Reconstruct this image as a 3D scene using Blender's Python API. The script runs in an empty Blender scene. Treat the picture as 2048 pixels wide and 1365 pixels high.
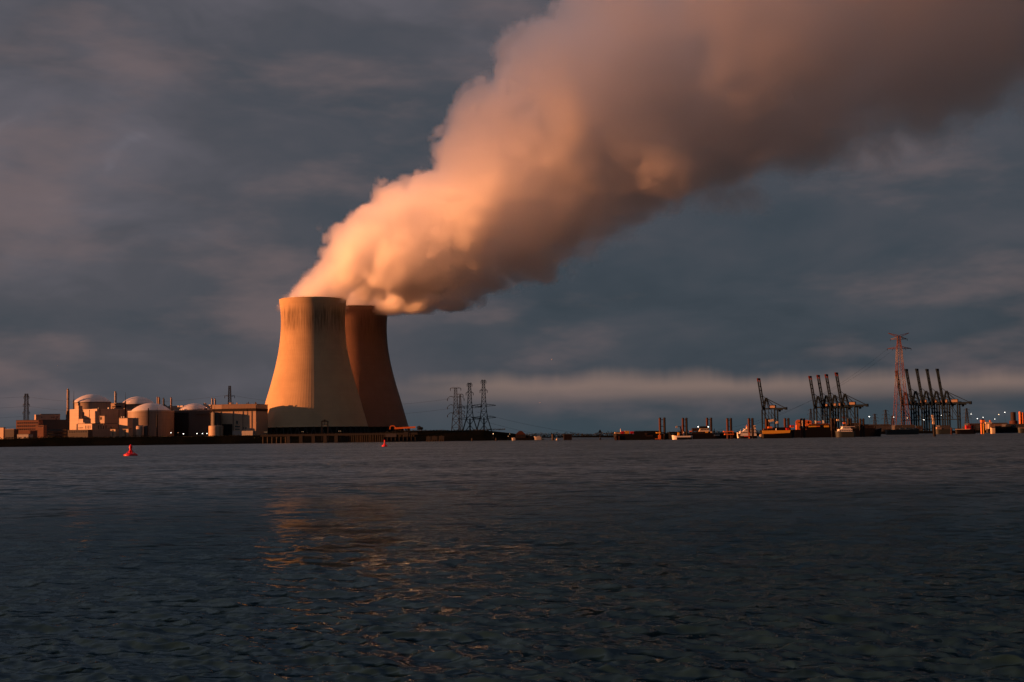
import bpy, bmesh, math, random
import numpy as np
from mathutils import Vector, Matrix
from math import sin, cos, pi, radians as R_

SC = bpy.context.scene
COL = SC.collection
random.seed(7)

# ------------------------------------------------------------------ camera
CAM_H = 3.5
FPX = 2844.0                                   # focal length in pixels of a 2048 px wide frame
PITCH, ROLL = R_(3.87), R_(-0.77)
cam_data = bpy.data.cameras.new('camera')
cam_data.lens, cam_data.sensor_width = 50.0, 36.0
cam_data.clip_start, cam_data.clip_end = 0.5, 60000.0
camera = bpy.data.objects.new('camera', cam_data)
COL.objects.link(camera)
camera.matrix_world = Matrix.Translation((0, 0, CAM_H)) @ Matrix.Rotation(pi/2 + PITCH, 4, 'X') @ Matrix.Rotation(ROLL, 4, 'Z')
SC.camera = camera
CAM_R = camera.matrix_world.to_3x3()


def at(px, py, D):
    """World point at distance D (along +Y) seen at photo pixel (px, py) of the 2048 x 1365 frame."""
    d = CAM_R @ Vector(((px - 1024) / FPX, -(py - 682.5) / FPX, -1.0))
    k = D / d.y
    return Vector((0, 0, CAM_H)) + d * k


def X(px, D, py=865): return at(px, py, D).x
def Z(px, py, D): return at(px, py, D).z


# ------------------------------------------------------------------ light
SUN_AZ = R_(81.5)        # measured from the direction towards the camera, to the left
SUN_EL = R_(5.0)
to_sun = Vector((-sin(SUN_AZ) * cos(SUN_EL), -cos(SUN_AZ) * cos(SUN_EL), sin(SUN_EL)))
sun_data = bpy.data.lights.new('sun', 'SUN')
sun_data.energy = 5.0
sun_data.angle = R_(0.5)
sun_data.color = (1.0, 0.325, 0.105)
sun = bpy.data.objects.new('sun', sun_data)
sun.rotation_euler = to_sun.to_track_quat('Z', 'Y').to_euler()
sun.location = (-500, -100, 300)
COL.objects.link(sun)

SC.view_settings.view_transform = 'Standard'
SC.view_settings.look = 'None'
SC.view_settings.gamma = 1.0
SC.view_settings.use_curve_mapping = False
SC.view_settings.exposure = 1.10

SC.cycles.volume_bounces = 48
SC.cycles.max_bounces = 52
SC.cycles.diffuse_bounces = 3
SC.cycles.glossy_bounces = 3
SC.cycles.transparent_max_bounces = 16
SC.cycles.volume_step_rate = 1.1
SC.cycles.use_denoising = True


class NT:
    """Small helper to write node trees as expressions."""
    def __init__(s, tree):
        s.t = tree

    def n(s, typ, **kw):
        nd = s.t.nodes.new(typ)
        ins = kw.pop('i', None)
        for k, v in kw.items():
            setattr(nd, k, v)
        if ins:
            for k, v in ins.items():
                s.put(nd.inputs[k], v)
        return nd

    def put(s, sock, v):
        if hasattr(v, 'is_output') or isinstance(v, bpy.types.NodeSocket):
            s.t.links.new(v, sock)
        elif v is not None:
            sock.default_value = v

    def m(s, op, a, b=None, c=None, clamp=False):
        nd = s.n('ShaderNodeMath', operation=op, use_clamp=clamp)
        s.put(nd.inputs[0], a)
        if b is not None: s.put(nd.inputs[1], b)
        if c is not None: s.put(nd.inputs[2], c)
        return nd.outputs[0]

    def add(s, a, b): return s.m('ADD', a, b)
    def sub(s, a, b): return s.m('SUBTRACT', a, b)
    def mul(s, a, b): return s.m('MULTIPLY', a, b)
    def div(s, a, b): return s.m('DIVIDE', a, b)
    def mx(s, a, b): return s.m('MAXIMUM', a, b)
    def mn(s, a, b): return s.m('MINIMUM', a, b)

    def ramp(s, v, a, b, c=0.0, d=1.0, smooth=True):
        nd = s.n('ShaderNodeMapRange', interpolation_type='SMOOTHSTEP' if smooth else 'LINEAR', clamp=True)
        for k, x in zip(('Value', 'From Min', 'From Max', 'To Min', 'To Max'), (v, a, b, c, d)):
            s.put(nd.inputs[k], x)
        return nd.outputs['Result']

    def vec(s, x, y, z):
        nd = s.n('ShaderNodeCombineXYZ')
        for k, v in zip('XYZ', (x, y, z)): s.put(nd.inputs[k], v)
        return nd.outputs[0]

    def xyz(s, v):
        nd = s.n('ShaderNodeSeparateXYZ'); s.put(nd.inputs[0], v)
        return nd.outputs[0], nd.outputs[1], nd.outputs[2]

    def vm(s, op, a, b=None):
        nd = s.n('ShaderNodeVectorMath', operation=op)
        s.put(nd.inputs[0], a)
        if b is not None: s.put(nd.inputs[1], b)
        return nd.outputs['Vector']

    def noise(s, v, scale, detail=3.0, rough=0.5, dist=0.0):
        nd = s.n('ShaderNodeTexNoise', noise_dimensions='3D')
        for k, x in (('Vector', v), ('Scale', scale), ('Detail', detail), ('Roughness', rough), ('Distortion', dist)):
            s.put(nd.inputs[k], x)
        return nd.outputs[0]

    def voro(s, v, scale):
        nd = s.n('ShaderNodeTexVoronoi', voronoi_dimensions='3D', feature='F1')
        s.put(nd.inputs['Vector'], v); s.put(nd.inputs['Scale'], scale)
        return nd.outputs['Distance']

    def mix(s, f, a, b, blend='MIX'):
        nd = s.n('ShaderNodeMix', data_type='RGBA', blend_type=blend)
        s.put(nd.inputs[0], f)
        s.put(nd.inputs[6], a if not isinstance(a, tuple) else (*a[:3], 1.0))
        s.put(nd.inputs[7], b if not isinstance(b, tuple) else (*b[:3], 1.0))
        return nd.outputs[2]

    def curve(s, v, pts):
        """piecewise smooth curve through pts [(0..1, 0..1)]"""
        nd = s.n('ShaderNodeFloatCurve')
        c = nd.mapping.curves[0]
        while len(c.points) < len(pts): c.points.new(0.5, 0.5)
        for p, (a, b) in zip(c.points, pts):
            p.location = (a, b)
        nd.mapping.use_clip = False
        nd.mapping.update()
        s.put(nd.inputs['Value'], v)
        return nd.outputs[0]


# ------------------------------------------------------------------ sky
world = bpy.data.worlds.new('World')
SC.world = world
world.use_nodes = True
wt = world.node_tree
wt.nodes.clear()
w = NT(wt)
sky = w.n('ShaderNodeTexSky', sky_type='NISHITA', sun_disc=False, sun_elevation=SUN_EL,
          sun_rotation=math.atan2(to_sun.x, to_sun.y), altitude=0.0, air_density=1.0, dust_density=2.0, ozone_density=1.5)
bg_sky = w.n('ShaderNodeBackground', i={'Color': sky.outputs[0], 'Strength': 0.02})
geo = w.n('ShaderNodeTexCoord')
dirv = geo.outputs['Generated']
dx, dy, dz = w.xyz(dirv)
# an overcast of layered dusk cloud: stretched noises in direction space
p1 = w.vec(w.add(dx, 1.14), dy, w.mul(dz, 2.4))
warp = w.noise(p1, 3.0, 3.0, 0.55)
p2 = w.vec(w.add(w.add(dx, 0.83), w.mul(warp, 0.10)), dy, w.add(w.mul(dz, 2.4), w.mul(warp, 0.36)))
big = w.noise(p2, 3.1, 5.0, 0.56)
mid = w.noise(w.vec(dx, w.add(dy, 3.1), w.mul(dz, 2.6)), 7.0, 6.0, 0.6, 0.5)
el = w.m('ABSOLUTE', dz)
# brightness: a bit lighter overhead and towards the low sun, darkest teal away from it
sunward = w.ramp(dx, -0.22, 0.40, 0.20, -0.27, False)
tone = w.add(w.add(w.mul(w.sub(big, 0.5), 1.5), w.mul(w.sub(mid, 0.5), 0.26)),
             w.add(w.add(0.27, w.ramp(el, 0.02, 0.85, 0.0, 0.95, False)), w.add(w.mul(sunward, 0.80), w.ramp(dy, 0.75, -0.6, 0.0, -0.42))))
tone = w.m('ADD', tone, 0.0, clamp=True)
cr = w.n('ShaderNodeValToRGB')
e = cr.color_ramp.elements
e[0].position, e[0].color = 0.0, (0.020, 0.033, 0.045, 1)
e[1].position, e[1].color = 1.0, (0.275, 0.255, 0.300, 1)
for pos, c in ((0.3, (0.042, 0.053, 0.068)), (0.55, (0.068, 0.069, 0.083)), (0.75, (0.105, 0.098, 0.116))):
    k = e.new(pos); k.color = (*c, 1)
wt.links.new(tone, cr.inputs[0])
# sun-touched undersides: soft mauve-pink patches and the long low bank above the horizon
patch = w.ramp(w.noise(w.vec(w.add(dx, 8.12), dy, w.mul(dz, 3.2)), 5.0, 5.0, 0.55), 0.50, 0.70)
colr = w.mix(w.mul(patch, 0.55), cr.outputs[0], (0.165, 0.118, 0.118))
edge = w.noise(w.vec(w.add(dx, 2.0), dy, 0.0), 9.0, 5.0, 0.6)
top = w.add(0.026, w.mul(edge, 0.036))
bank = w.mul(w.ramp(w.sub(top, el), -0.004, 0.010), w.ramp(el, 0.018, 0.036))
bank = w.mul(bank, w.ramp(w.add(w.mul(dx, 0.9), w.noise(w.vec(w.add(dx, 1.2), dy, w.mul(dz, 9.0)), 3.0, 3.0, 0.5)), 0.34, 0.68))
colr = w.mix(w.mul(bank, 0.85), colr, (0.215, 0.150, 0.128))
# the teal air low over the horizon
lowair = w.ramp(el, 0.0, 0.034, 0.60, 0.0)
colr = w.mix(lowair, colr, (0.034, 0.056, 0.070))
bg_cloud = w.n('ShaderNodeBackground', i={'Color': colr, 'Strength': 0.55})
mixw = w.n('ShaderNodeMixShader', i={0: 0.94})
wt.links.new(bg_sky.outputs[0], mixw.inputs[1])
wt.links.new(bg_cloud.outputs[0], mixw.inputs[2])
wo = w.n('ShaderNodeOutputWorld')
wt.links.new(mixw.outputs[0], wo.inputs[0])


# ------------------------------------------------------------------ materials
def mat(name, build):
    m = bpy.data.materials.new(name)
    m.use_nodes = True
    m.node_tree.nodes.clear()
    t = NT(m.node_tree)
    out = t.n('ShaderNodeOutputMaterial')
    build(t, out)
    return m


def pbr(t, out, col, rough=0.6, metal=0.0, bump=None, bstr=0.3, bdist=0.05, spec=0.3, emit=None, estr=0.0):
    b = t.n('ShaderNodeBsdfPrincipled')
    t.put(b.inputs['Base Color'], (*col, 1.0) if isinstance(col, tuple) else col)
    t.put(b.inputs['Roughness'], rough)
    t.put(b.inputs['Metallic'], metal)
    t.put(b.inputs['Specular IOR Level'], spec)
    if bump is not None:
        bn = t.n('ShaderNodeBump', i={'Height': bump, 'Strength': bstr, 'Distance': bdist})
        t.put(b.inputs['Normal'], bn.outputs[0])
    if emit is not None:
        t.put(b.inputs['Emission Color'], (*emit, 1.0))
        t.put(b.inputs['Emission Strength'], estr)
    t.t.links.new(b.outputs[0], out.inputs[0])
    return b


def obj_co(t):
    return t.n('ShaderNodeTexCoord').outputs['Object']


def painted(name, col, rough=0.5, wear=0.25, scale=0.6, dirt=(0.05, 0.035, 0.025), metal=0.0, spec=0.3):
    def b(t, out):
        co = obj_co(t)
        x, y, z = t.xyz(co)
        n1 = t.noise(co, scale, 5.0, 0.6)
        n2 = t.noise(t.vec(t.mul(x, 2.0), t.mul(y, 2.0), t.mul(z, 0.25)), scale * 1.5, 4.0, 0.6)
        f = t.mul(t.ramp(t.add(t.mul(n1, 0.5), t.mul(n2, 0.5)), 0.48, 0.72), wear)
        c = t.mix(f, col, dirt)
        c = t.mix(0.25, c, t.mix(n1, tuple(k * 0.75 for k in col), tuple(min(1, k * 1.2) for k in col)))
        pbr(t, out, c, rough, metal, n1, 0.15, 0.05, spec)
    return mat(name, b)


def cladding(name, col, pitch=1.2, col2=None, wear=0.25, rough=0.6):
    """profiled wall sheeting or precast panels: joints every few metres plus run-off streaks"""
    def b(t, out):
        co = obj_co(t)
        x, y, z = t.xyz(co)
        h = t.add(x, y)
        jz = t.m('LESS_THAN', t.m('FRACT', t.div(z, pitch * 2.7)), 0.035)
        jx = t.m('LESS_THAN', t.m('FRACT', t.div(h, pitch * 4.0)), 0.03)
        cell = t.n('ShaderNodeTexWhiteNoise', noise_dimensions='2D')
        t.put(cell.inputs['Vector'], t.vec(t.m('FLOOR', t.div(h, pitch * 4.0)), t.m('FLOOR', t.div(z, pitch * 2.7)), 0.0))
        n = t.noise(co, 0.12, 5.0, 0.6)
        st = t.noise(t.vec(t.mul(x, 1.2), t.mul(y, 1.2), t.mul(z, 0.06)), 0.8, 4.0, 0.6)
        c = t.mix(t.mul(cell.outputs[0], 0.35), col, tuple(k * 0.8 for k in col))
        c = t.mix(t.mul(t.ramp(st, 0.45, 0.75), wear), c, col2 or tuple(k * 0.4 for k in col))
        c = t.mix(t.mul(t.mx(jz, jx), 0.5), c, tuple(k * 0.35 for k in col))
        pbr(t, out, c, rough, 0.0, t.sub(n, t.mul(t.mx(jz, jx), 0.4)), 0.2, 0.1)
    return mat(name, b)


def tower_concrete(name, col, stain, amount, foot):
    def b(t, out):
        co = obj_co(t)
        x, y, z = t.xyz(co)
        ang = t.m('ARCTAN2', y, x)
        n = t.noise(co, 0.05, 6.0, 0.6)
        lift = t.n('ShaderNodeTexWhiteNoise', noise_dimensions='1D')
        t.put(lift.inputs['W'], t.m('FLOOR', t.div(z, 1.7)))
        joint = t.m('LESS_THAN', t.m('FRACT', t.div(z, 1.7)), 0.09)
        # algae and soot running down from the lip in separate streaks
        wob = t.mul(t.noise(t.vec(t.mul(x, 0.3), t.mul(y, 0.3), t.mul(z, 0.05)), 1.0, 2.0), 0.35)
        rib = t.m('ABSOLUTE', t.m('SINE', t.mul(t.add(ang, t.mul(wob, 0.02)), 66.0)))
        streak = t.ramp(t.add(t.mul(t.noise(t.vec(t.mul(ang, 26.0), 0.0, t.mul(z, 0.028)), 1.0, 4.0, 0.6), 0.8), t.mul(rib, 0.26)), 0.42, 0.74)
        fine = t.ramp(t.noise(t.vec(t.mul(ang, 70.0), 3.0, t.mul(z, 0.06)), 1.0, 3.0, 0.6), 0.40, 0.66)
        band = t.mul(t.ramp(z, 128.0, 150.0), t.ramp(z, 175.0, 158.0))
        tail = t.mul(t.ramp(z, 70.0, 150.0), t.ramp(z, 170.0, 155.0))
        side = t.ramp(t.noise(t.vec(t.m('COSINE', ang), t.m('SINE', ang), 0.0), 1.3, 2.0), 0.30, 0.56, 0.45, 1.0)
        f = t.mul(t.m('ADD', t.mul(t.mul(streak, band), 1.0), t.mul(t.mul(fine, tail), 0.32), clamp=True), t.mul(side, amount))
        c = t.mix(t.mul(t.ramp(n, 0.3, 0.75), 0.5), col, tuple(k * 0.72 for k in col))
        c = t.mix(t.mul(lift.outputs[0], 0.16), c, tuple(k * 0.7 for k in col))
        c = t.mix(t.mul(joint, 0.22), c, tuple(k * 0.5 for k in col))
        c = t.mix(f, c, stain)
        if foot is not None:                            # reddened shell: browner all over the upper half
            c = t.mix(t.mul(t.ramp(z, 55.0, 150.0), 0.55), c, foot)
        h = t.mul(joint, -0.25)
        pbr(t, out, c, 0.85, 0.0, t.add(h, n), 0.25, 0.15, spec=0.15)
    return mat(name, b)


M = {}
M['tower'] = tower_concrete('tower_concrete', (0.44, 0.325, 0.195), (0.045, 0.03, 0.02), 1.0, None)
M['tower_reddened'] = tower_concrete('tower_concrete_reddened', (0.235, 0.14, 0.10), (0.04, 0.026, 0.02), 1.0, (0.082, 0.046, 0.036))  # red of grazing sun put into the colour of this dirtier shell
M['concrete_dark'] = painted('dark_concrete', (0.030, 0.029, 0.028), 0.9, 0.5, 0.4, (0.012, 0.011, 0.01))


# ------------------------------------------------------------------ mesh builder
class MB:
    def __init__(s):
        s.v, s.f = [], []

    def quadbox(s, c):
        b = len(s.v)
        s.v += [tuple(p) for p in c]
        s.f += [(b, b+3, b+2, b+1), (b+4, b+5, b+6, b+7), (b, b+1, b+5, b+4), (b+1, b+2, b+6, b+5), (b+2, b+3, b+7, b+6), (b+3, b, b+4, b+7)]
        return s

    def box(s, x0, x1, y0, y1, z0, z1):
        return s.quadbox([(x0, y0, z0), (x1, y0, z0), (x1, y1, z0), (x0, y1, z0), (x0, y0, z1), (x1, y0, z1), (x1, y1, z1), (x0, y1, z1)])

    def obox(s, o, ax, ay, z0, z1):
        """box from ground corner o with horizontal edge vectors ax, ay"""
        o = Vector((o[0], o[1], 0)); ax = Vector((ax[0], ax[1], 0)); ay = Vector((ay[0], ay[1], 0))
        q = [o, o + ax, o + ax + ay, o + ay]
        return s.quadbox([(p.x, p.y, z0) for p in q] + [(p.x, p.y, z1) for p in q])

    def bar(s, p, q, w, h=None):
        p, q = Vector(p), Vector(q)
        d = (q - p)
        if d.length < 1e-6: return s
        d.normalize()
        up = Vector((0, 0, 1)) if abs(d.z) < 0.95 else Vector((0, 1, 0))
        a = d.cross(up).normalized() * (w / 2)
        b = a.cross(d).normalized() * ((h or w) / 2)
        return s.quadbox([p - a - b, p + a - b, p + a + b, p - a + b, q - a - b, q + a - b, q + a + b, q - a + b])

    def tube(s, p, q, r0, r1=None, n=10, cap=True):
        p, q = Vector(p), Vector(q)
        r1 = r0 if r1 is None else r1
        d = (q - p).normalized()
        up = Vector((0, 0, 1)) if abs(d.z) < 0.95 else Vector((0, 1, 0))
        a = d.cross(up).normalized(); b = d.cross(a).normalized()
        base = len(s.v)
        for k in range(n):
            c = a * cos(2*pi*k/n) + b * sin(2*pi*k/n)
            s.v.append(tuple(p + c * r0)); s.v.append(tuple(q + c * r1))
        for k in range(n):
            i, j = base + 2*k, base + 2*((k+1) % n)
            s.f.append((i, i+1, j+1, j))
        if cap:
            s.f.append(tuple(base + 2*k for k in range(n)))
            s.f.append(tuple(base + 2*k + 1 for k in reversed(range(n))))
        return s

    def lathe(s, prof, n=32, c=(0, 0, 0), close=False):
        """profile [(r, z)] turned about the vertical through c"""
        base = len(s.v)
        for r, z in prof:
            for k in range(n):
                s.v.append((c[0] + r*cos(2*pi*k/n), c[1] + r*sin(2*pi*k/n), c[2] + z))
        m = len(prof)
        for i in range(m - 1 if not close else m):
            for k in range(n):
                k2, i2 = (k+1) % n, (i+1) % m
                s.f.append((base+i*n+k, base+i*n+k2, base+i2*n+k2, base+i2*n+k))
        return s

    def fan(s, pts, z0, z1):
        """vertical prism over a ground polygon"""
        b, n = len(s.v), len(pts)
        s.v += [(p[0], p[1], z0) for p in pts] + [(p[0], p[1], z1) for p in pts]
        s.f.append(tuple(b + k for k in reversed(range(n))))
        s.f.append(tuple(b + n + k for k in range(n)))
        for k in range(n):
            j = (k+1) % n
            s.f.append((b+k, b+j, b+n+j, b+n+k))
        return s

    def prism_xz(s, pts, y0, y1):
        """extrude an x-z outline from y0 to y1"""
        b, n = len(s.v), len(pts)
        s.v += [(p[0], y0, p[1]) for p in pts] + [(p[0], y1, p[1]) for p in pts]
        s.f.append(tuple(b + k for k in range(n)))
        s.f.append(tuple(b + n + k for k in reversed(range(n))))
        for k in range(n):
            j = (k+1) % n
            s.f.append((b+k, b+n+k, b+n+j, b+j))
        return s

    def build(s, name, m, parent=None, smooth=False, local=False, fix=True):
        """link as ONE mesh; world coordinates are made relative to the parent unless local"""
        off = Vector((0, 0, 0))
        if parent is not None and not local:
            q = parent
            while q is not None:
                off += q.location; q = q.parent
        me = bpy.data.meshes.new(name)
        me.from_pydata([(x - off.x, y - off.y, z - off.z) for x, y, z in s.v], [], s.f)
        if fix:
            bm = bmesh.new(); bm.from_mesh(me)
            bmesh.ops.recalc_face_normals(bm, faces=bm.faces)
            bm.to_mesh(me); bm.free()
        if smooth:
            me.polygons.foreach_set('use_smooth', [True] * len(me.polygons))
            try: me.set_sharp_from_angle(angle=R_(40))
            except Exception: pass
        me.materials.append(m)
        o = bpy.data.objects.new(name, me)
        COL.objects.link(o)
        if parent is not None: o.parent = parent
        return o


def tag(o, label=None, cat=None, group=None, kind=None):
    for k, v in (('label', label), ('category', cat), ('group', group), ('kind', kind)):
        if v: o[k] = v
    return o


def thing(name, label, cat, loc=(0, 0, 0), group=None, rz=0.0):
    o = bpy.data.objects.new(name, None)
    COL.objects.link(o)
    o.location = loc; o.rotation_euler = (0, 0, rz)
    o.empty_display_size = 0.5
    return tag(o, label, cat, group)


def copy_tree(o, parent=None):
    c = o.copy(); COL.objects.link(c)
    if parent is not None: c.parent = parent
    for ch in list(o.children): copy_tree(ch, c)
    return c


# ------------------------------------------------------------------ water
def water_mat(t, out):
    co = t.n('ShaderNodeNewGeometry').outputs['Position']
    x, y, z = t.xyz(co)
    q = t.vec(t.mul(x, 0.8), y, 0.0)
    dist = t.m('SQRT', t.add(t.mul(x, x), t.mul(y, y)))
    wn = t.ramp(dist, 15.0, 160.0, 1.0, 0.35)
    wf = t.ramp(dist, 12.0, 130.0, 0.15, 1.0)
    # gusts and slicks: broad calmer and rougher lanes
    gust = t.ramp(t.noise(t.vec(t.mul(x, 0.35), y, 0.0), 0.035, 4.0, 0.6), 0.35, 0.65, 0.55, 1.25)
    def slopes(v, sc, det, amp, ro=0.6):
        nd = t.n('ShaderNodeTexNoise', noise_dimensions='3D', i={'Vector': v, 'Scale': sc, 'Detail': det, 'Roughness': ro})
        d = t.vm('SUBTRACT', nd.outputs['Color'], (0.5, 0.5, 0.5))
        k = t.n('ShaderNodeVectorMath', operation='SCALE'); t.put(k.inputs[0], d); t.put(k.inputs['Scale'], amp)
        return k.outputs[0]
    nrm = t.n('ShaderNodeNewGeometry').outputs['Normal']
    tilt = t.vm('ADD', slopes(q, 2.6, 4.0, t.mul(wn, t.mul(gust, 0.9))), slopes(t.vec(t.mul(x, 0.7), y, 4.0), 0.5, 5.0, t.mul(wf, t.mul(gust, 2.3))))
    tilt = t.vm('MULTIPLY', tilt, (0.85, 1.15, 0.0))
    nn = t.vm('NORMALIZE', t.vm('ADD', nrm, tilt))
    # silty water: a dark body under a rough surface whose small ripples (below the mesh) cut the mirror at grazing angles
    body = t.n('ShaderNodeBsdfDiffuse', i={'Color': (0.007, 0.022, 0.031, 1), 'Normal': nn})
    gl = t.n('ShaderNodeBsdfGlossy', i={'Color': (0.25, 0.34, 0.385, 1), 'Roughness': t.ramp(dist, 15.0, 160.0, 0.07, 0.36), 'Normal': nn})
    fr = t.n('ShaderNodeFresnel', i={'IOR': 1.333, 'Normal': nn})
    ms = t.n('ShaderNodeMixShader')
    for k, so in enumerate((fr.outputs[0], body.outputs[0], gl.outputs[0])): t.t.links.new(so, ms.inputs[k])
    t.t.links.new(ms.outputs[0], out.inputs[0])


M['water'] = mat('river_water', water_mat)


def build_water():
    rng = np.random.default_rng(11)
    ys, y = [], 9.0
    while y < 9500:
        ys.append(y)
        y += max(0.05, min(0.012 * y, y * y / (3.5 * 1422) * 0.55))
    ys = np.array(ys + [9500.0])
    NA = 760
    ang = np.tan(np.linspace(-R_(29), R_(29), NA))
    Y = np.repeat(ys[:, None], NA, 1)
    Xg = Y * ang[None, :]
    dyr = np.gradient(ys)
    sp = np.maximum(dyr, ys * R_(58) / NA)[:, None]
    Zg = np.zeros_like(Y); DX = np.zeros_like(Y); DY = np.zeros_like(Y)
    gust = 0.5 + 0.5 * np.sin(Xg * 0.031 + 1.3 * np.sin(Y * 0.043)) * np.sin(Y * 0.057 + 0.8 * np.sin(Xg * 0.023 + 2.0))
    gust = 0.7 + 0.6 * gust
    N = 84
    lam = np.exp(np.linspace(np.log(0.16), np.log(2.6), N)) * rng.uniform(0.93, 1.07, N)
    for l in lam:
        th = R_(62) + rng.normal(0, R_(34))              # running away to the right, with a broad spread
        k = 2 * pi / l
        slope = 0.048 * (1.0 if l < 0.6 else (0.6 / l) ** 0.85)
        a = slope / k
        ph = rng.uniform(0, 2 * pi)
        fade = np.clip((l / sp - 2.5) / 3.0, 0, 1)
        A = a * fade * gust
        arg = k * (cos(th) * Xg + sin(th) * Y) + ph
        c, s_ = np.cos(arg), np.sin(arg)
        Zg += A * c
        DX -= A * cos(th) * s_ * 0.8
        DY -= A * sin(th) * s_ * 0.8
    V = np.stack([Xg + DX, Y + DY, Zg], -1).reshape(-1, 3).astype(np.float32)
    nr = len(ys)
    idx = np.arange(nr * NA).reshape(nr, NA)
    F = np.stack([idx[:-1, :-1], idx[:-1, 1:], idx[1:, 1:], idx[1:, :-1]], -1).reshape(-1, 4)
    # the same sheet goes on, coarse, beside and behind the camera so that nothing ends near it
    t0 = math.tan(R_(29))
    ex = [(-9500*t0, 9500, 0), (-9*t0, 9, 0), (9*t0, 9, 0), (9500*t0, 9500, 0), (14000, 9500, 0), (14000, -300, 0), (-14000, -300, 0), (-14000, 9500, 0)]
    b = len(V)
    V = np.concatenate([V, np.array(ex, np.float32)])
    F = np.concatenate([F, np.array([[b, b+7, b+6, b+1], [b+1, b+6, b+5, b+2], [b+2, b+5, b+4, b+3]])])
    me = bpy.data.meshes.new('river_water')
    me.vertices.add(len(V)); me.vertices.foreach_set('co', V.ravel())
    me.loops.add(F.size); me.loops.foreach_set('vertex_index', F.ravel().astype(np.int32))
    me.polygons.add(len(F))
    me.polygons.foreach_set('loop_start', np.arange(0, F.size, 4, dtype=np.int32))
    me.polygons.foreach_set('loop_total', np.full(len(F), 4, np.int32))
    me.polygons.foreach_set('use_smooth', np.ones(len(F), bool))
    me.update(calc_edges=True); me.validate()
    me.materials.append(M['water'])
    o = bpy.data.objects.new('river_water', me)
    COL.objects.link(o)
    tag(o, 'dark choppy river water filling the lower third', kind='structure')


build_water()

# ------------------------------------------------------------------ cooling towers
PROF = [(0.0, 108.5), (0.06, 104.2), (0.125, 99.6), (0.19, 95.0), (0.25, 90.6), (0.315, 85.4), (0.38, 80.9), (0.44, 76.8), (0.505, 73.0), (0.57, 69.6),
        (0.635, 66.9), (0.70, 65.0), (0.765, 63.9), (0.82, 63.5), (0.87, 63.8), (0.92, 64.6), (0.96, 65.6), (1.0, 66.5)]
GROUND = 5.0


def cooling_tower(label, px, D, s, m, nrib=110):
    k = FPX / D
    c = at(px, 855, D)
    root = thing('cooling_tower', label, 'cooling tower', (c.x, D, GROUND), 'pair of steaming cooling towers')
    z_skirt = Z(px, 855, D) - GROUND
    z_top = Z(px, 600 if s == 1 else 616.5, D) - GROUND
    zs = np.linspace(0, 1, 64)
    pz = np.array([a for a, _ in PROF]); pr = np.array([b for _, b in PROF]) / 1.559 * (1.559 / k) * s
    rr = np.interp(zs, pz, pr)
    rr = np.convolve(np.pad(rr, 3, 'reflect', reflect_type='odd'), np.ones(7) / 7, 'valid')
    n = nrib * 6
    v, f = [], []
    for i, t in enumerate(zs):
        for j in range(n):
            rib = 0.045 if j % 6 in (0, 1) else 0.0        # thin raised meridian ribs of the shell
            if t > 0.965 or t < 0.01: rib = 0.38
            r = rr[i] + rib
            v.append((r*cos(2*pi*j/n), r*sin(2*pi*j/n), z_skirt + t*(z_top - z_skirt)))
    for i in range(len(zs) - 1):
        for j in range(n):
            j2 = (j+1) % n
            f.append((i*n+j, i*n+j2, (i+1)*n+j2, (i+1)*n+j))
    b = len(v)
    inner = list(range(len(zs)-1, -1, -6))
    for i in inner:
        for j in range(0, n, 6):
            r = rr[i] - 0.9
            v.append((r*cos(2*pi*j/n), r*sin(2*pi*j/n), z_skirt + zs[i]*(z_top - z_skirt)))
    ni = n // 6
    for a in range(len(inner) - 1):
        for j in range(ni):
            j2 = (j+1) % ni
            f.append((b+a*ni+j, b+(a+1)*ni+j, b+(a+1)*ni+j2, b+a*ni+j2))
    tb = (len(zs)-1) * n
    for j in range(ni):                                  # the lip
        j2 = (j+1) % ni
        f.append(tuple([tb + (j*6 + q) % n for q in range(7)]) + (b + j2, b + j))
    mb = MB(); mb.v, mb.f = v, f
    mb.build('shell', m, root, smooth=False, local=True, fix=False)
    # slanting column pairs under the skirt
    rb, rg, nc = rr[0] - 0.5, rr[0] + 5.0, 44
    col_mesh = None
    for j in range(nc):
        for sgn in (-1, 1):
            a0 = 2*pi*(j + 0.5)/nc
            if col_mesh is None:
                pass
            a1 = a0 + sgn * pi / nc
            o = MB().bar((rg*cos(a0), rg*sin(a0), -2.0), (rb*cos(a1), rb*sin(a1), z_skirt + 0.4), 1.1).build('support_column', M['concrete_dark'], root, local=True)
    MB().lathe([(rg + 2.5, -3.0), (rg + 2.5, 1.6), (rg - 2.5, 1.6), (rg - 2.5, -3.0)], 72, close=True).build('basin_wall', M['concrete_dark'], root, local=True)
    # dark fill packing seen between the columns
    MB().lathe([(rb - 7.0, -2.0), (rb - 7.0, z_skirt - 0.5), (0.5, z_skirt - 0.5)], 48).build('fill_packing', M['concrete_dark'], root, local=True)
    return root, c.x, GROUND + z_top, rr[-1]


T1 = cooling_tower('front cooling tower, sunlit gold down its side facing the domes, steaming', 627, 1824.0, 1.0, M['tower'])
T2 = cooling_tower('dark red-brown cooling tower half hidden behind the golden one', 715, 1944.0, 0.938*1944/1824*1824/1944, M['tower_reddened'])
print('towers', T1[1:], T2[1:])


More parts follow.
